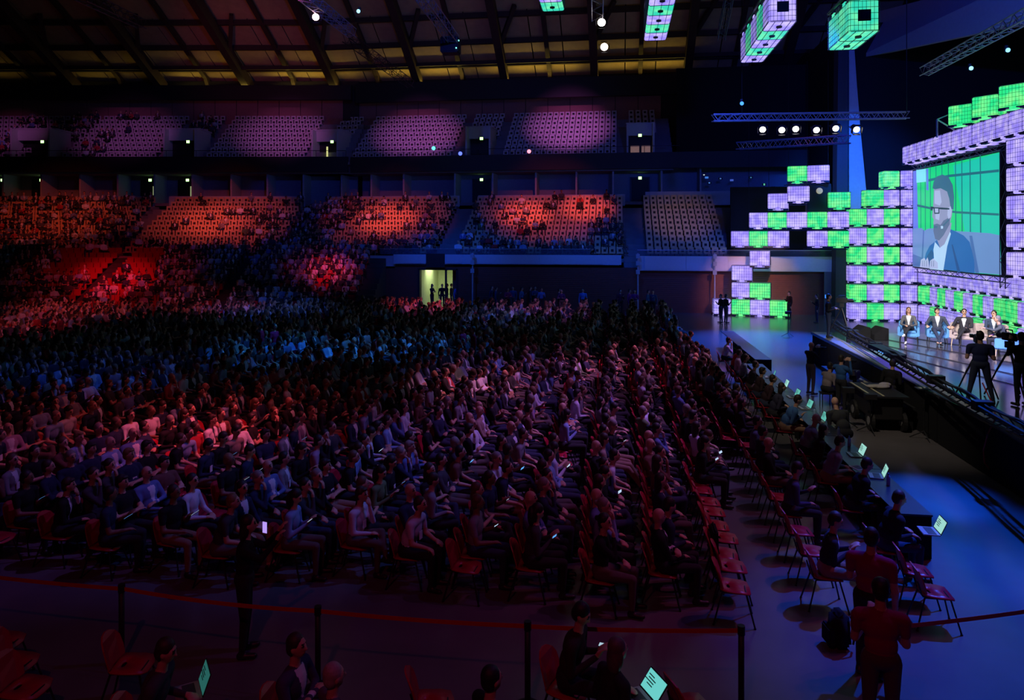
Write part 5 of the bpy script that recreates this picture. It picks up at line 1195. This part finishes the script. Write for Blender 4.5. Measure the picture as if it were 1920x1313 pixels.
# ------------------------------------------------------------------ barrier
redt = mat('red_tape', (.55, .012, .018), .6)
posts = [(-8.9, 8.62), (-6.22, 8.5), (-3.54, 8.33), (-1.03, 8.35), (1.37, 8.6)]
nmb = ['at the left picture edge', 'second from the left', 'left of centre', 'right of centre', 'at the right end of the tape']
for (x, y), s in zip(posts, nmb):
    t = thing('barrier_post', 'black barrier post %s' % s, 'barrier', (x, y, 0)); put('pole', MB().bar((0, 0, .03), (0, 0, .98), .034, 14).mesh('pole', black, True), t)
    put('base', MB().bar((0, 0, 0), (0, 0, .02), .17, 20).bar((0, 0, .02), (0, 0, .045), .16, 20, r2=.05).mesh('base', black), t); put('cassette', MB().bar((0, 0, .90), (0, 0, 1.0), .042, 14).mesh('cassette', darkm), t)
def tape(p, q, sag, label):
    t = thing('barrier_tape', label, 'barrier tape', (p[0], p[1], 0)); N = 14; vs = []
    d = Vector((q[0]-p[0], q[1]-p[1], 0)); nn = Vector((-d.y, d.x, 0)).normalized()*.0015
    for k in range(N+1):
        f = k/N; c = d*f; z = p[2]+(q[2]-p[2])*f-sag*4*f*(1-f)
        for o in (nn, -nn):
            for dz in (0, -.05): vs.append((c.x+o.x, c.y+o.y, z+dz))
    fs = []
    for k in range(N): a = 4*k; b_ = a+4; fs += [(a, a+1, b_+1, b_), (a+3, a+2, b_+2, b_+3), (a+2, a, b_, b_+2), (a+1, a+3, b_+3, b_+1)]
    put('strip', MB().add(vs, fs).mesh('strip', redt), t)
for i in range(4):
    (x, y), (x2, y2) = posts[i], posts[i+1]
    tape((x+.04, y, .965), (x2-.04, y2, .965), .02+.02*(i == 1), 'red barrier tape %s' % ['leaving the picture at the left', 'between the second and third posts', 'between the two middle posts', 'left of the rightmost post'][i])
tape((dep(1680, 8.46).x, dep(1680, 8.46).y, .93), (6.2, 10.1, .98), .03, 'red barrier tape at the right edge over the blue floor')
t = thing('barrier_post', 'black barrier post hidden behind the staff in red t-shirts', 'barrier', dep(1672, 8.45, 0)); put('pole', MB().bar((0, 0, .03), (0, 0, .98), .034, 14).mesh('pole', black, True), t); put('base', MB().bar((0, 0, 0), (0, 0, .03), .17, 20).mesh('base', black), t)
# ------------------------------------------------------------------ foreground people
FV = .0115
def front(p, rz, c, label, hairc, hair, **kw): return place_person(build_person(vox=FV, hair=hair, **kw), label, p, R(rz), c, hairc)
rt = (.27, .004, .085)
front(dep(1632, 9.04, 0), 62, rt, 'staff member in red t-shirt standing near the press row with back turned', (.015, .012, .01), 'short', sit=False, sleeve='short', arms=('phone', 'down'), lean=.03, wide=1.08, pitch=.2)
front(dep(1652, 7.7, 0), 80, rt, 'staff member in red t-shirt nearest the camera seen from behind', (.01, .01, .01), 'short', sit=False, sleeve='short', arms=('phone', 'phone'), wide=1.05, pitch=.3, lean=.02)
front(dep(458, 9.5, 0), 20, (.012, .012, .015), 'woman in black standing at the barrier taking a picture with her phone', (.015, .01, .01), 'long', sit=False, female=True, arms=('up', 'up'), lean=.02)
ph = thing('phone', 'lit phone held up by the woman in black at the barrier', 'phone', dep(497, 9.3, 1.72), R(75)); put('body', MB().box((0, 0, 0), (.008, .075, .15)).mesh('body', black), ph); put('display', MB().box((-.006, 0, 0), (.003, .068, .14)).mesh('display', em('phone_violet', (.45, .30, .85))), ph)
def fchair(u, v, rz, label):                       # v = pixel of the seat surface
    p = at(u, v, .46); chair((p.x, p.y, 0), R(rz), label, 'red chairs near the camera'); return p
fchair(2, 1203, 3, 'empty red chair at the left edge, farthest of three'); fchair(26, 1243, 3, 'empty red chair at the left edge, middle of three'); fchair(48, 1290, 3, 'empty red chair in the bottom left corner')
p1 = fchair(248, 1246, 12, 'empty red chair turned beside the laptop user')
p = at(272, 1366, .5); chair((p.x, p.y, 0), R(10), 'red chair under the laptop user', 'red chairs near the camera')
front(Vector((p.x, p.y, .0)), 12, (.05, .04, .06), 'balding man typing on a laptop at the bottom left', (.03, .015, .012), 'short', arms=('type', 'type'), lean=.14, pitch=.3, wide=1.05)
laptop(at(352, 1302, .68), R(38), 'open laptop with dark teal screen on the lap at the bottom left', sm=em('laptop_screen_dim', (.015, .10, .09)), tilt=20)
p = at(548, 1352, .5); chair((p.x, p.y, 0), R(0), 'red chair under the dark haired man with folded arms', 'red chairs near the camera')
front(Vector((p.x, p.y, 0)), -5, (.05, .04, .10), 'dark haired man with blue collar at the bottom edge', (.03, .012, .01), 'short', arms=('cross', 'cross'), lean=.02, wide=1.05, jacket=True)
p = at(622, 1412, .5); chair((p.x, p.y, 0), R(0), 'red chair under the grey haired person', 'red chairs near the camera')
front(Vector((p.x, p.y, -.04)), 40, (.10, .07, .12), 'grey haired person cut off by the bottom edge', (.32, .28, .26), 'short', arms=('lap', 'lap'))
fchair(815, 1318, 15, 'empty dark red chair at the bottom edge left of centre')
p = at(918, 1428, .5); front(Vector((p.x, p.y, 0)), 40, (.01, .01, .012), 'black silhouette of a head at the bottom edge', (.01, .01, .01), 'short', arms=('lap', 'lap')); chair((p.x, p.y, 0), R(30), 'red chair under the black head silhouette', 'red chairs near the camera')
p = at(1065, 1285, .5); chair((p.x, p.y, 0), R(-20), 'red chair under the hooded phone reader', 'red chairs near the camera')
front(Vector((p.x, p.y, .04)), -12, (.035, .02, .025), 'hooded person in brown jacket reading a phone at the tape', (.012, .01, .01), 'short', arms=('phone', 'phone'), lean=.1, pitch=.5, wide=1.05)
ph = thing('phone', 'striped lit phone in the hands of the hooded person', 'phone', Vector((p.x+.40, p.y+.02, .95)), R(-12)); put('body', MB().box((0, 0, 0), (.14, .075, .01)).mesh('body', black), ph); put('display', MB().box((0, 0, .007), (.13, .066, .003)).mesh('display', em('phone_pale', (.35, .5, .6))), ph)
p = at(1135, 1370, .5); chair((p.x, p.y, 0), R(30), 'red chair under the long haired person by the laptop', 'red chairs near the camera')
front(Vector((p.x, p.y, 0)), 35, (.02, .02, .03), 'person with long grey brown hair beside the bright laptop', (.10, .08, .08), 'long', arms=('type', 'type'), lean=.1, female=True)
laptop(at(1195, 1312, .66), R(28), 'laptop with bright teal display at the bottom centre', sm=em('laptop_screen_bright', (.13, .55, .52)), tilt=38)
fchair(1300, 1325, 25, 'empty dark red chair at the bottom right of the laptop')
# glowing phones in the crowd
for k, (x, y, i) in enumerate(phones[:26]):
    ph = thing('phone', 'small lit phone, %s row left of empty red seats, %s from barrier' % (ordn(max(0, int(round((1.66-x)/.98))-1)), ordn(int(round((y-10.75)/.555)))), 'phone', (x+.37, y+random.uniform(-.03, .03), .93), 0, 'lit phones in the crowd')
    put('body', MB().box((0, 0, 0), (.075, .14, .009), M=Matrix.Rotation(R(-35), 4, 'Y')).mesh('body', black), ph); put('display', MB().box((-.002, 0, .006), (.068, .13, .003), M=Matrix.Rotation(R(-35), 4, 'Y')).mesh('display', em('phone_white', (.45, .6, .8)) if k % 3 else em('phone_blue', (.1, .35, .8))), ph)
# ------------------------------------------------------------------ lighting rig
def lamp(p, target, label, col=(1, .93, .80), es=9., size=.17, group='stage spotlights'):
    t = put('spotlight', None, None, p); t.rotation_euler = aim(p, target); tag(t, label, 'spotlight', group)
    put('housing', MB().bar((0, 0, .42), (0, 0, 0), .13, 14, r2=size).mesh('housing', black), t)
    put('lens', MB().bar((0, 0, -.01), (0, 0, .02), size*.9, 16).mesh('lens', mat('lens_glow_%d_%d' % (int(col[2]*100), int(es)), (.5, .5, .5), emit=col, estr=es)), t)
    m = MB(); 
    for k in range(4): a = R(90*k); q = R(90*k+90); m.box((math.cos(a)*(size+.06), math.sin(a)*(size+.06), -.06), (.02 if k % 2 == 0 else .3, .3 if k % 2 == 0 else .02, .2))
    put('barn_door', m.mesh('barn_door', darkm), t); put('yoke', MB().tube([(size+.03, 0, .2), (size+.03, 0, .45), (0, 0, .62), (-size-.03, 0, .45), (-size-.03, 0, .2)], .018, 5).mesh('yoke', darkm), t)
    return t
truss(depv(1336, 221, 34), depv(1702, 216, 34.4), .30, 40, 'long horizontal lighting truss above the six white spotlights')
truss(depv(1384, 274, 33), depv(1592, 261, 29), .30, 22, 'dim lighting truss below the six white spotlights', dk)
truss(depv(1733, 134, 30), depv(1935, 24, 20), .32, 26, 'diagonal blue lit truss at the upper right')
for k, (u, v) in enumerate(((1430, 243), (1466, 244), (1492, 242), (1531, 244), (1567, 241), (1606, 243))):
    p = depv(u, v, 33.6); lamp(p, p+Vector((-2.0+.5*k, -9, -4.2)), 'white stage spotlight, %s of the six under the long truss' % ordn(k), es=12, size=.15)
truss(depv(570, -10, 30), depv(660, 62, 40), .45, 18, 'blue lit truss descending at the top left'); truss(depv(780, -22, 33), depv(852, 76, 41), .5, 18, 'bright blue truss ending at a black box, top centre')
truss(depv(650, 70, 42), depv(770, 158, 56), .5, 22, 'black truss slanting down over the timber roof', black); truss(depv(1120, -60, 30), depv(1120, 30, 34), .5, 8, 'short blue truss above the two white lamps')
truss(depv(150, -10, 30), depv(265, 45, 40), .45, 16, 'faint blue truss at the far top left', dk); truss(depv(1372, -30, 38), depv(1352, 70, 42), .4, 12, 'faint vertical truss left of the long hanging tanks', dk)
b = thing('winch_box', 'black motor box hanging at the end of the bright blue truss', 'box', depv(845, 86, 41)); put('body', MB().box((0, 0, 0), (1.0, .9, .9)).mesh('body', black, bevel=.06), b)
put('lamp_dot', MB().box((.52, -.3, .2), (.06, .06, .06)).box((.42, -.48, -.25), (.06, .06, .06)).mesh('lamp_dot', em('dot_cyan', (.2, .9, .8), 2.)), b)
for (u, v, d, tg, lab) in ((1128, 42, 34, (-3, 20, 0), 'upper of the two white lamps at the top centre'), (1133, 88, 36, (-3, 20, 0), 'lower of the two white lamps at the top centre')):
    lamp(depv(u, v, d), (-1.5, 5, 4), lab, (1, .85, .75), 9, .2)
lamp(depv(592, 32, 33), (0, 0, 5.4), 'pink white lamp at the top left', (1, .6, .7), 8, .17)
for u, v, c, lab in ((863, 288, (.1, .15, 1), 'blue lamp on the upper tier rail'), (992, 284, (1, .25, .35), 'tiny pink lamp on the upper tier rail'), (813, 278, (.1, .7, .6), 'tiny green lamp on the upper tier rail'), (672, 21, (.3, .7, .9), 'small cyan lamp high under the roof'),
                     (1890, 94, (.2, .6, 1), 'tiny blue lamp in the dark upper right'), (1821, 128, (.25, .7, 1), 'second tiny blue lamp in the dark upper right'), (1391, 194, (.05, .25, .8), 'small blue hoist hanging on a cable above the truss')):  # the hoist is no lamp; its glow stands in for blue light
    d = {1890: 30, 1821: 32, 672: 34, 1391: 34}.get(u, 62.2)
    t = thing('small_lamp', lab, 'lamp', depv(u, v, d)); put('lens', MB().ell((0, 0, 0), (.17 if d > 50 else .09,)*3, 8, 6).mesh('lens', em('lamp_%d' % u, c, 2.)), t); put('bracket', MB().box((0, .15, .1), (.1, .1, .25)).mesh('bracket', black), t)
t = thing('rigging_cable', 'thin cables holding the long lighting truss', 'cable', (0, 0, 0)); m = MB()
for u in (1391, 1700): p = depv(u, 214, 34.2); m.bar(p, p+Vector((0, 0, 16)), .02, 4)
put('strand', m.mesh('strand', darkm), t)
# suite clutter with small lit monitors right of centre
for k, (u, v, c) in enumerate(((1325, 333, (.05, .2, .7)), (1330, 343, (.1, .3, .8)), (1351, 335, (.08, .2, .6)), (1372, 338, (.05, .1, .5)), (1433, 346, (.1, .5, .3)), (1450, 352, (.4, .6, .7)), (1400, 358, (.7, .8, .9)), (1320, 328, (.6, .7, .8)), (1408, 333, (.05, .2, .4)))):
    t = thing('control_monitor', '%s small lit monitor in the dark control suite' % ordn(k), 'monitor', depv(u, v, 62), 0, 'monitors in the control suite'); put('display', MB().box((0, 0, 0), (.28 if k in (0, 3) else .12, .05, .16 if k in (0, 3, 4) else .08)).mesh('display', em('mon_%d' % k, c, .8)), t); put('back', MB().box((0, .05, 0), (.32, .05, .2)).mesh('back', black), t)
